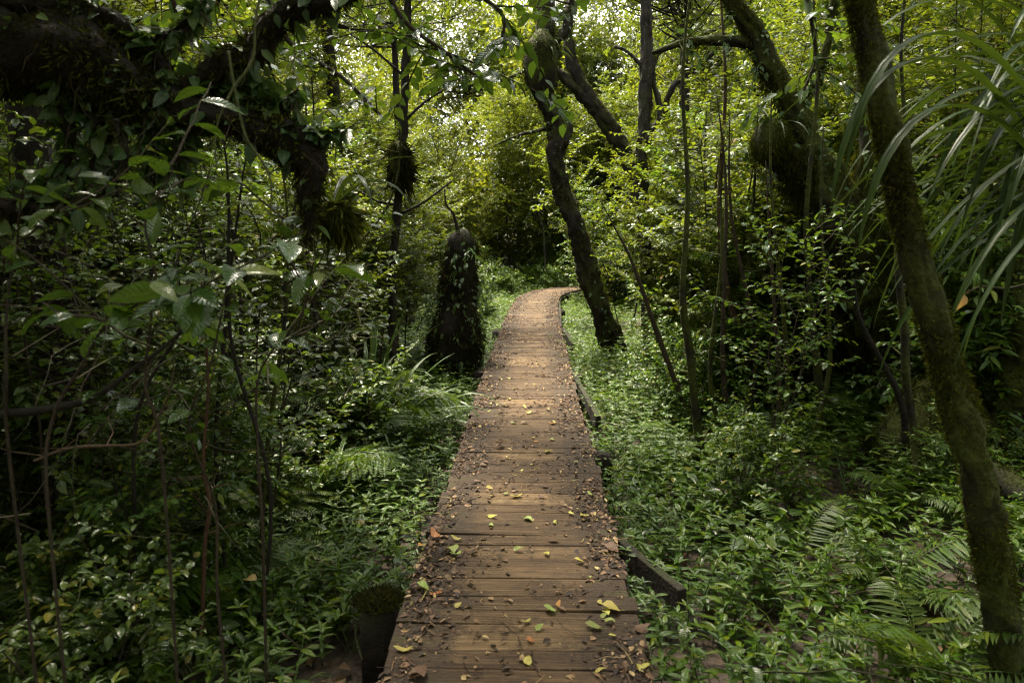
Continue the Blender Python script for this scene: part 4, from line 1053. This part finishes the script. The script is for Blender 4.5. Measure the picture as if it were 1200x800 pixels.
def strap_plant():
    r = np.random.default_rng(15); Y = 2.9
    c = at(1290, 80, Y); base = np.array([c[0] + .1, c[1] + .1, g1(c[0], c[1])])
    t = thing('strap_leaved_palm', 'strap-leaved plant arching long grooved leaves in from the right edge', 'plant', base)
    g = Geo(); P, Rr = smooth_line([(0, 0, -.1), (.03, .02, 1.0), tuple(c - base + np.array([0.05, 0, -.3])), tuple(c - base)], [.06, .05, .05, .06], 5); tube(g, P, Rr, 10, .1, 3)
    obj('stem', g.mesh('palm_stem', M_BARK), t)
    o = c - base
    for k in range(112):
        a = r.uniform(R(95), R(265)) if k < 96 else r.uniform(R(-80), R(80))
        e = r.uniform(.25, 2.1) if k % 5 else r.uniform(1.7, 2.6)
        d = (math.cos(a) * math.sin(e), math.sin(a) * math.sin(e) * .8, math.cos(e))
        st = o + np.array([r.normal(0, .06), r.normal(0, .1), r.uniform(-.5, .12)])
        obj('leaf', ribbon(st, d, r.uniform(.75, 1.25), r.uniform(.009, .0155), r.uniform(.12, .32), r, 14, .5, r.normal(0, .5)).mesh('strap_leaf', M_STRAP), t)
    for k, (px, py) in enumerate(((1205, 170), (1215, 250), (1190, 200))):     # a few that hang straight down
        q = at(px, py - 60, Y - .35) - base
        obj('leaf', ribbon(q, (-.35, -.1, .3), 1.05, .019, .5, r, 14, .5, .3).mesh('strap_leaf', M_STRAP), t)
strap_plant()

# ------------------------------------------------------------------ near broad-leaved sprays on the left
def broad_spray(pts, Y, label, leaf, n, seed, extra=2, mat=None):
    P, Rr = px_line(pts, Y, 4)
    base = np.array([P[0][0], P[0][1], g1(P[0][0], P[0][1])]); r = np.random.default_rng(seed)
    Rr = Rr * .45; P0 = np.concatenate([[base - ZUP * .05], P]); R0 = np.concatenate([[Rr[0]], Rr])
    ix = [0, 1] + list(range(4, len(P0) - 1, 3)) + [len(P0) - 1]; P0, R0 = P0[ix], R0[ix]
    P0, R0 = smooth_line(P0 + np.concatenate([[[0, 0, 0]], r.normal(0, .022, (len(P0) - 1, 3))]), R0, 4)
    t = thing('broad_leaved_shrub', label, 'shrub', base)
    S, Lf = Geo(), Geo(); tube(S, P0 - base, R0, 7, .05, seed)
    twigs = [P[len(P) // 3:] - base]
    for k in range(extra):
        i = r.integers(len(P) // 3, len(P) - 1); a = r.random() * 6.28
        B = grow(P[i] - base, (math.cos(a), math.sin(a) * .6, r.uniform(0, .6)), r.uniform(.25, .5), r, 6, .25, .02); twigs.append(B)
        tube(S, B, np.linspace(.004, .0018, len(B)), 5, 0, 0, False)
    for B in twigs: twig_leaves(Lf, B, r, leaf, leaf * .5, BROAD, .1, .25, flat=.35)
    obj('stem', S.mesh('spray_stem', M_TWIG), t); obj('foliage', Lf.mesh('spray_foliage', mat or M_BROAD), t)
broad_spray([(185, 560, 4), (178, 430, 4), (180, 350, 3), (178, 250, 3), (200, 190, 2)], 1.95, 'broad-leaved shrub with big glossy leaves hanging below the dark mossy limb', .12, 18, 1, 5)
broad_spray([(60, 620, 4), (80, 480, 4), (110, 400, 3), (150, 360, 3), (250, 350, 2)], 1.8, 'broad-leaved shrub low at the left edge, lit leaves on top', .12, 18, 2, 5)
broad_spray([(300, 620, 4), (310, 480, 3), (330, 380, 3), (340, 290, 2), (330, 250, 2)], 2.6, 'broad-leaved shrub under the hanging end of the mossy limb', .12, 14, 3, 4)
broad_spray([(20, 560, 4), (10, 400, 4), (15, 320, 3), (30, 260, 3), (70, 250, 2)], 2.2, 'broad-leaved shrub at the far left edge under the lower limb', .11, 14, 4, 5)
broad_spray([(265, 700, 4), (240, 560, 3), (225, 450, 3), (270, 330, 2)], 2.4, 'broad-leaved shrub with narrow spray in the middle of the left thicket', .1, 14, 5, 4)

# foliage sprays that hang in at the top
def top_spray(pts, Y, label, leaf, seed, extra, mat, tpl):
    P, Rr = px_line(pts, Y, 4); r = np.random.default_rng(seed); base = P[0]; Rr = Rr * .55
    t = thing('overhanging_branch', label, 'branch', base)
    S, Lf = Geo(), Geo(); tube(S, P - base, Rr, 6, .05, seed)
    tw = [P - base]
    for k in range(extra):
        i = r.integers(1, len(P) - 1); a = r.random() * 6.28
        B = grow(P[i] - base, (math.cos(a), math.sin(a), r.uniform(-.5, .4)), r.uniform(.3, .7), r, 6, .3, -.02); tw.append(B)
        tube(S, B, np.linspace(.005, .0018, len(B)), 4, 0, 0, False)
    for B in tw: twig_leaves(Lf, B, r, leaf, leaf * .42, tpl, .05, .25, flat=.45)
    obj('stem', S.mesh('branch_stem', M_TWIG), t); obj('foliage', Lf.mesh('branch_foliage', mat), t)
top_spray([(430, -60, 6), (470, 20, 5), (520, 60, 4), (560, 90, 3), (590, 95, 2)], 3.6, 'leafy branch hanging in at the top, left of the bright gap', .085, 1, 11, M_BROAD, OVAL4)
top_spray([(520, -80, 6), (560, -10, 5), (590, 20, 4), (585, 60, 3)], 3.4, 'leafy branch with a bright green upright leaf at the top middle', .085, 2, 6, M_BROAD, OVAL4)
top_spray([(300, -60, 6), (330, 40, 5), (400, 90, 4), (450, 140, 3)], 4.4, 'long leafy branch hanging behind the mossy limb at upper left', .08, 3, 14, M_OVAL, OVAL4)
top_spray([(650, -60, 5), (668, -10, 4), (672, 15, 3)], 3.4, 'dark leaf spray dangling at the very top above the S-bend tree', .08, 4, 2, M_BROAD, OVAL4)
top_spray([(930, -60, 6), (950, 20, 5), (955, 70, 4), (940, 110, 3)], 4.2, 'light green leafy branch hanging at upper right beside the nearest trunk', .085, 5, 8, M_OVAL, OVAL4)
top_spray([(180, -60, 6), (210, 30, 5), (190, 70, 4)], 4.6, 'sunlit leafy branch at the top left behind the dark limb', .1, 6, 10, M_OVAL, OVAL4)

# ------------------------------------------------------------------ clumps growing on trees
def moss_clump(px, py, Y, rad, label, seed, leaves=0, mat=None, tall=1.2, n=3500, drape=0):
    c = at(px, py, Y); rr = pxr(c, rad); r = np.random.default_rng(seed)
    t = thing('moss_clump', label, 'moss', c)
    g = Geo(); tube(g, [(0, 0, rr * tall), (0, 0, rr * .6 * tall), (0, 0, 0), (0, 0, -rr * .7 * tall), (0, 0, -rr * tall)], [rr * .3, rr * .8, rr * .95, rr * .7, rr * .25], 14, .2, seed)
    obj('moss_body', g.mesh('moss_body', M_BARKM), t)
    moss_on(t, [(np.array([(0, 0, rr * tall), (0, 0, rr * .6 * tall), (0, 0, 0), (0, 0, -rr * .7 * tall), (0, 0, -rr * tall)]), np.array([.3, .8, .95, .7, .25]) * rr)], n, seed, mat or M_MOSS, (.02, .07) if not drape else (.03, drape), .8 if not drape else 1.8)
    for k in range(leaves):
        a = k * 2.4 + r.normal(0, .4)
        obj('leaf', ribbon((0, 0, rr * .6), (math.cos(a), math.sin(a), r.uniform(.3, 1.2)), r.uniform(.25, .6), r.uniform(.008, .016), r.uniform(.2, .5), r, 9).mesh('clump_leaf', M_STRAP), t)
moss_clump(903, 165, 6.1, 21, 'mossy ball on the stub limb of the big right tree, grassy leaves on top', 3, 16)
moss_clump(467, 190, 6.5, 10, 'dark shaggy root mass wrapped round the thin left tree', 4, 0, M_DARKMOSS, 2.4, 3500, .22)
moss_clump(392, 252, 2.85, 15, 'brown-green draped moss with curling leaves at the end of the near limb', 5, 8, M_MOSS, 1.1, 6000, .16)
moss_clump(635, 75, 10.2, 21, 'shaggy tuft with drooping grassy leaves around the top of the S-bend tree', 6, 34, M_DARKMOSS, 1.8)

# mossy mound, log, dead wood
def mound():
    base = at(1095, 520, 5.2); base[2] = g1(base[0], base[1]); r = np.random.default_rng(4)
    t = thing('mossy_mound', 'bright moss mound of old wood behind the nearest right trunk', 'mound', base)
    g = Geo(); P = np.array([(0, 0, -.1), (.02, 0, .2), (.04, 0, .42), (.05, 0, .6), (.05, 0, .68)]); q = np.array([.42, .38, .3, .18, .06])
    tube(g, P, q, 18, .18, 6); obj('body', g.mesh('mound_body', M_BARKM), t)
    moss_on(t, [(P, q)], 9000, 3, M_MOSS, (.015, .05), .2)
    g = Geo(); X, nn = on_tube(P, q, 500, 8); put(g, OVAL4, X, nn + r.normal(0, .6, (500, 3)), nn + ZUP, r.uniform(.015, .04, 500)); obj('leaves', g.mesh('mound_leaves', M_FERN), t)
mound()
def log(pts, Y, label, bark, name, n=2500, mossm=None, cat='log', w=(.01, .03)):
    P, Rr = px_line(pts, Y, 5); base = P[0].copy()
    t = thing(name, label, cat, base); g = Geo(); tube(g, P - base, Rr, 14, .1, 5); obj('wood', g.mesh('wood', bark), t)
    if n: moss_on(t, [(P - base, Rr)], n, 5, mossm or M_MOSS, w, .1)
log([(1120, 545, 14, .5), (1165, 560, 17), (1215, 590, 19, -.3), (1290, 640, 22, -.7)], 4.3, 'moss-edged fallen log at the right edge, grey on top', M_BARK, 'fallen_log')
log([(1080, 706, 4, .2), (1120, 735, 4), (1160, 765, 5, -.2)], 3.1, 'thin reddish dead branch lying at the bottom right', M_REDSTEM, 'dead_branch', 0, cat='branch')

# ------------------------------------------------------------------ bare stems and vines
def stem(pts, Y, label, mat, name='bare_sapling', cat='sapling', group=None, moss=0):
    P, Rr = px_line(pts, Y, 5); base = P[0].copy(); g = Geo(); tube(g, P - base, Rr, 7, .08, int(pts[0][0]))
    if name in ('thin_sapling', 'bare_sapling', 'mossy_sapling'):   # short side twigs at the nodes
        r = np.random.default_rng(int(abs(pts[0][0] * 10)))
        for i in range(2, len(P) - 1, 2):
            B = grow(P[i] - base, (r.normal(), r.normal(), r.uniform(-.1, 1)), r.uniform(.05, .3), r, 4, .4); tube(g, B, np.linspace(Rr[i] * .45, .0008, 5), 4, 0, 0, False)
    o = obj(name, g.mesh(name, mat), None, base); tag(o, label, cat, group)
    if moss > 1000: moss_on(o, [(P - base, Rr)], moss, 3, M_MOSS, (.006, .018), .4)
    return o
stem([(236, 760, 2.4), (240, 640, 2.4), (246, 590, 2.2), (238, 545, 2), (244, 450, 1.6), (236, 330, .8)], 3.0, 'reddish-brown bare stem upright in the dark left undergrowth', M_REDSTEM)
stem([(40, 540, 1.5), (80, 525, 1.8), (125, 522, 1.8), (165, 518, 1.6), (186, 488, 1.4), (200, 455, 1), (204, 420, .5)], 2.4, 'tan curved stem crossing the left thicket', M_TANSTEM, 'bare_sapling')
stem([(0, 485, 5), (60, 478, 5), (110, 465, 4), (160, 430, 3), (200, 400, 2), (235, 362, .8)], 2.2, 'thick dark stem slanting up across the left edge', M_BARKD, 'slanting_sapling')
stem([(823, 545, 5), (815, 480, 5), (808, 410, 5), (800, 345, 4), (806, 230, 3), (800, 90, 2), (812, -40, 1)], 5.6, 'mossy thin stem with a kink closest to the boardwalk on the right', M_BARKM, 'mossy_sapling', 'sapling', None, 400)
stem([(966, 520, 5), (958, 430, 5), (950, 350, 3.5), (945, 250, 3), (958, 100, 2), (950, -40, 1)], 5.8, 'mossy thin stem just left of the big mossy tree', M_BARKM, 'mossy_sapling', 'sapling', None, 400)
stem([(1078, 570, 6, -.1), (1072, 510, 5), (1062, 440, 5), (1060, 380, 5), (1052, 300, 4), (1062, 180, 3), (1056, 60, 2), (1066, -60, 1)], 4.7, 'curving mossy stem between the big mossy tree and the nearest trunk', M_BARKM, 'mossy_sapling', 'sapling', None, 600)
stem([(880, 520, 4), (872, 420, 4), (850, 330, 4), (843, 240, 3), (850, 100, 2), (842, -40, 1)], 6.6, 'brown peeling stem amid the right-hand thicket', M_TANSTEM, 'peeling_sapling', 'sapling')
stem([(800, 470, 3), (770, 390, 3), (742, 310, 2), (722, 270, 1), (704, 236, .5)], 6.4, 'slanting bare branch low in the right-hand thicket', M_TWIG, 'bare_branch', 'branch')
stem([(803, 720, 2.5), (802, 685, 2.5), (803, 648, 2)], 3.75, 'short red-brown stick upright at the end of the side beam', M_REDSTEM, 'stick', 'stick')
stem([(1066, 640, 4), (1060, 540, 4), (1056, 470, 4), (1010, 380, 3), (1000, 330, 3)], 5.0, 'dark vine twisting up to the big mossy tree', M_BARKD, 'vine', 'vine')
stem([(268, 60, 1.6), (275, 105, 1.7), (288, 160, 1.6), (305, 186, 1.4), (318, 215, 1), (316, 260, .6)], 2.5, 'pale twisted vine hanging over the near mossy limb', M_STEM, 'vine', 'vine')
stem([(318, -60, 1.5), (300, 20, 1.6), (296, 70, 1.6), (270, 110, 1.4), (252, 160, 1), (258, 230, .6)], 2.46, 'green creeping vine up the rising near limb', M_STEM, 'vine', 'vine')
r_ = np.random.default_rng(77)
for i in range(16):
    x0 = r_.uniform(40, 365); Y = r_.uniform(3.0, 6.5); x1 = x0 + r_.normal(0, 60)
    gp = at(x0, 400, Y); y0 = 400
    zb = g1(gp[0], gp[1]); top = r_.uniform(150, 420)
    # foot of the stem: pixel row where the ground is met
    f = (EYE - zb) / Y; th = math.atan(f) - PITCH; py0 = 400 + FPX * math.tan(th)
    stem([(x0, py0 + 8, r_.uniform(1.2, 2.6)), (x0 + r_.normal(0, 14), py0 * .65 + top * .35, 2.4), ((x0 + x1) / 2 + r_.normal(0, 18), py0 * .3 + top * .7, 2.2), (x1, top, 1.3), (x1 + r_.normal(0, 15), top - 90, .5)], Y,
         'thin leafless stem in the dark left thicket', M_BARKD if i % 4 else M_BARKM, 'thin_sapling', 'sapling', 'thin leafless stems in the left thicket')
for i in range(18):
    x0 = r_.uniform(750, 1020); Y = r_.uniform(5.2, 8.5); x1 = x0 + r_.normal(-10, 35)
    gp = at(x0, 400, Y); zb = g1(gp[0], gp[1]); top = r_.uniform(180, 330)
    py0 = 400 + FPX * math.tan(math.atan((EYE - zb) / Y) - PITCH)
    stem([(x0, py0 + 8, r_.uniform(2, 4.5)), (x0 + r_.normal(0, 20), py0 * .6 + top * .4, 2.8), (x1, top, 1.8), (x1 + r_.normal(0, 15), top - 120, .6)], Y, 'thin mossy stem in the right-hand thicket', M_BARKM if i % 2 else M_TWIG, 'thin_sapling', 'sapling', 'thin stems in the right thicket')

M_TAN = leaf_mat('tan_dead_leaf', [(0, G(.45, .27, .11)), (1, G(.5, .32, .15))], (.5, .3, .1), .3, .5, .3, .2, .3)
for k, (px, py, Y, L, m, rot, lb) in enumerate(((1133, 345, 3.3, .1, M_TAN, (-1.5, .3, .4), 'curled tan dead leaf caught on a twig behind the nearest right trunk'),
        (833, 706, 3.55, .1, M_ORANGE, (.2, .3, 2.2), 'orange-red dead leaf on the herbs right of the side beam'), (972, 782, 2.85, .11, M_BROWN, (.1, .2, .5), 'brown dead leaf among the plants at the bottom right'),
        (300, 684, 3.2, .09, M_TAN, (.2, .1, 1.5), 'dull tan dead leaf low in the left undergrowth'))):
    p = at(px, py, Y)
    tag(obj('dead_leaf', leaf_mesh('dead_leaf', m, 60 + k, .3), None, p, rot, L), lb, 'leaf')
stem([(1215, 330, 2), (1180, 338, 1.6), (1150, 336, 1.2), (1133, 344, .8)], 3.3, 'short twig holding the curled tan leaf behind the nearest right trunk', M_TWIG, 'twig', 'twig')
# ------------------------------------------------------------------ tall canopy trees
def canopy_tree(x, y, h, s, label, group, rz=0, k=0, lean=(0, 0), r0=.1, far=False):
    r = np.random.default_rng(int(abs(x * 100) + abs(y * 10)))
    base = np.array([x, y, g1(x, y)]); t = thing('canopy_tree', label, 'tree', base, 0, group)
    P, Rr = smooth_line([(0, 0, -.2), (r.normal(0, .12), r.normal(0, .12), h * .35), (lean[0] * .5 + r.normal(0, .15), lean[1] * .5, h * .7), (lean[0], lean[1], h)], [r0 * 1.25, r0, r0 * .8, r0 * .6], 6)
    g = Geo(); tube(g, P, Rr, 10, .1, k); obj('trunk', g.mesh('trunk', M_BARK if k % 2 else M_BARKD), t)
    cr = CROWNS_FAR[k % 2] if far else CROWNS[k % 3]
    c = obj('crown', cr[1], t, (lean[0], lean[1], h - .1), (0, 0, rz), s); obj('branches', cr[0], c)
spots_c = [(-4.6, 4.6, 4.6, 1.2), (-5.2, 7.0, 4.6, 1.1), (-7.6, 9.5, 4.4, 1.3), (-6.6, 12.6, 5.2, 1.2), (6.9, 7.6, 4.6, 1.2), (8.2, 4.4, 4.6, 1.2), (7.4, 11.5, 5.0, 1.3), (-6, 15.5, 5.5, 1.4), (7.5, 15.5, 5.4, 1.4),
           (7.5, 18.5, 6.2, 1.2), (-1.9, 13.2, 5.2, .9), (3.4, 15.5, 5.6, .9), (2.4, 11.4, 5.0, .7), (-2.2, 10.2, 4.6, .7), (5.6, 22, 6.4, 1.1)]
for i, (x, y, h, s) in enumerate(spots_c):
    side = 'left' if x < 0 else 'right'
    canopy_tree(x, y, h, s, f'tall forest tree with dark trunk deep in the growth {side} of the boardwalk', f'tall trees deep in the {side} growth', i * 1.1, i, (r_.normal(0, .3), r_.normal(0, .3)), r_.uniform(.06, .12))
for i, (x, y, h, s) in enumerate([(-2.2, -1.2, 3.8, 1.2), (2.3, -.9, 3.9, 1.2), (-3.4, 2.2, 3.3, 1.05), (-2.6, 4.2, 4.4, .8), (0, -3.2, 4.5, 1.3), (-4.6, 1.0, 4.0, 1.25), (-7, 5, 4.6, 1.2)]):  # trees added, mostly out of view, so their crowns shade the foreground
    canopy_tree(x, y, h, s, 'tall forest tree added overhead to shade the near end of the boardwalk', 'shade trees added over the near end', i * .9, i + 1, (r_.normal(0, .3), r_.normal(0, .2)), r_.uniform(.07, .12))
for i, (x, y, h, s) in enumerate([(-11, 25, 6, 1.7), (-5.2, 33, 5, 1.5), (.5, 35, 4.2, 1.6), (4, 31, 5.0, 1.6), (8, 25, 5.5, 1.6), (-10, 18, 5, 1.7), (11, 18, 5, 1.7), (-10, 11, 5, 1.6), (11, 11, 5, 1.6), (-1.5, 33, 6, 1.8), (3.0, 34, 6.2, 1.8)]):
    canopy_tree(x, y, h, s, 'tall forest tree far back beyond the bend', 'tall trees far beyond the bend', i * 1.7, i, (r_.normal(0, .3), 0), r_.uniform(.08, .14))

got = 0
while got < 26:
    x, y = r_.uniform(-17, 17), r_.uniform(21, 34)
    if path_dist(x, y)[0] < 2.2 or abs(x) > .75 * y or (-8 < x < 4 and y < 31): continue
    canopy_tree(x, y, r_.uniform(2.5, 9.5), r_.uniform(1.0, 1.6), 'leafy forest tree with a full crown in the background wood', 'background trees with full crowns', got * 1.3, got, (r_.normal(0, .3), 0), r_.uniform(.06, .12), True); got += 1

# far wood as one mass
def forest():
    r = np.random.default_rng(41); g = Geo(); n = 0
    C = []
    for i in range(5800):
        if i < 4600: a = r.uniform(R(28), R(152)); d = r.uniform(24, 40); x, y = d * math.cos(a) * 1.05, d * math.sin(a)
        else:
            sx = r.choice([-1, 1]); x = sx * r.uniform(8.5, 20); y = r.uniform(2, 30)
        if path_dist(x, y)[0] < 3: continue
        z = g1(x, y) + r.uniform(.1, 19 if i < 4600 else 8) * r.random() ** .2
        if -7 < x < 6 and y < 31: z = g1(x, y) + r.uniform(0, 1) ** .8 * (5 + 3.2 * math.sin(x * 1.25 + 1) + 1.6 * math.sin(x * 2.9 + y))
        C.append((x, y, z, r.uniform(.6, 1.4)))
    for i in range(900):                                            # unseen wood added behind the viewer to darken the near end
        a = r.uniform(R(175), R(365)); d = r.uniform(6, 13); C.append((d * math.cos(a), d * math.sin(a) - .5, r.uniform(0, 6.5), r.uniform(.7, 1.4)))
    for i in range(560):
        x, y = r.uniform(-6, 7), r.uniform(25, 33); C.append((x, y, g1(x, y) + r.uniform(0, 1) ** .8 * (5 + 3.2 * math.sin(x * 1.25 + 1) + 1.6 * math.sin(x * 2.9 + y)), r.uniform(.35, 1.2)))
    for i in range(1100):
        x, y = r.uniform(-16, 16), r.uniform(31, 42); C.append((x, y, g1(x, y) + r.uniform(3, 17), r.uniform(.8, 1.6)))
    C = np.array(C); per = 95; m = len(C) * per
    v = unit(r.normal(0, 1, (m, 3))) * (r.random(m) ** .45)[:, None]
    P = np.repeat(C[:, :3], per, 0) + v * np.repeat(C[:, 3], per)[:, None] * np.array([1, 1, .7])
    A = unit(v + r.normal(0, .8, (m, 3)) + np.array([0, 0, -.3]))
    put(g, LOWB, P, A, ZUP + r.normal(0, .5, (m, 3)), r.uniform(.1, .21, m))
    o = tag(obj('forest', g.mesh('forest', M_FOREST)), 'mass of sunlit forest foliage far behind everything, plus shade foliage added behind the viewer', 'forest', kind='stuff')
forest()

# ------------------------------------------------------------------ camera, light, world
cam = bpy.data.cameras.new('camera'); co = bpy.data.objects.new('camera', cam); col.objects.link(co)
co.location = (0, 0, EYE); co.rotation_euler = (R(90) - PITCH, 0, 0)
cam.sensor_width = 36; cam.lens = FPX / 1200 * 36; cam.clip_end = 500; cam.clip_start = .05
cam.dof.use_dof = True; cam.dof.focus_distance = 6.5; cam.dof.aperture_fstop = 3.5
scene.camera = co

SUN_EL, SUN_AZ = R(66), R(30)        # azimuth measured from +Y towards -X: the sun stands ahead, a little left
sd = np.array([-math.sin(SUN_AZ) * math.cos(SUN_EL), math.cos(SUN_AZ) * math.cos(SUN_EL), math.sin(SUN_EL)])
sun = bpy.data.lights.new('sun', 'SUN'); sun.energy = 2.6; sun.angle = R(11); sun.color = (1, .9, .72)
so = bpy.data.objects.new('sun', sun); col.objects.link(so)
so.rotation_euler = Vector(sd).to_track_quat('Z', 'Y').to_euler()
w = bpy.data.worlds.new('World'); scene.world = w; w.use_nodes = True
nt = w.node_tree; bg = nt.nodes['Background']
sky = nt.nodes.new('ShaderNodeTexSky'); sky.sky_type = 'NISHITA'; sky.sun_disc = False
sky.sun_elevation = SUN_EL; sky.sun_rotation = -SUN_AZ; sky.dust_density = 3; sky.air_density = 1.0; sky.ozone_density = .6
hs = nt.nodes.new('ShaderNodeHueSaturation'); hs.inputs['Saturation'].default_value = .12
nt.links.new(sky.outputs[0], hs.inputs['Color']); nt.links.new(hs.outputs[0], bg.inputs[0]); bg.inputs[1].default_value = .11
vs = scene.view_settings; vs.view_transform = 'Standard'; vs.look = 'None'; vs.gamma = 1; vs.exposure = 2.85; vs.use_curve_mapping = False
scene.render.engine = 'CYCLES'
cy = scene.cycles
cy.max_bounces = 5; cy.diffuse_bounces = 2; cy.glossy_bounces = 2; cy.transmission_bounces = 3; cy.transparent_max_bounces = 4
cy.use_denoising = True; cy.denoiser = 'OPENIMAGEDENOISE'; cy.denoising_input_passes = 'RGB_ALBEDO_NORMAL'
cy.denoising_prefilter = 'NONE'; cy.pixel_filter_type = 'BLACKMAN_HARRIS'; cy.filter_width = 1.2
cy.use_adaptive_sampling = False; cy.sample_clamp_indirect = 6; cy.caustics_reflective = False; cy.caustics_refractive = False
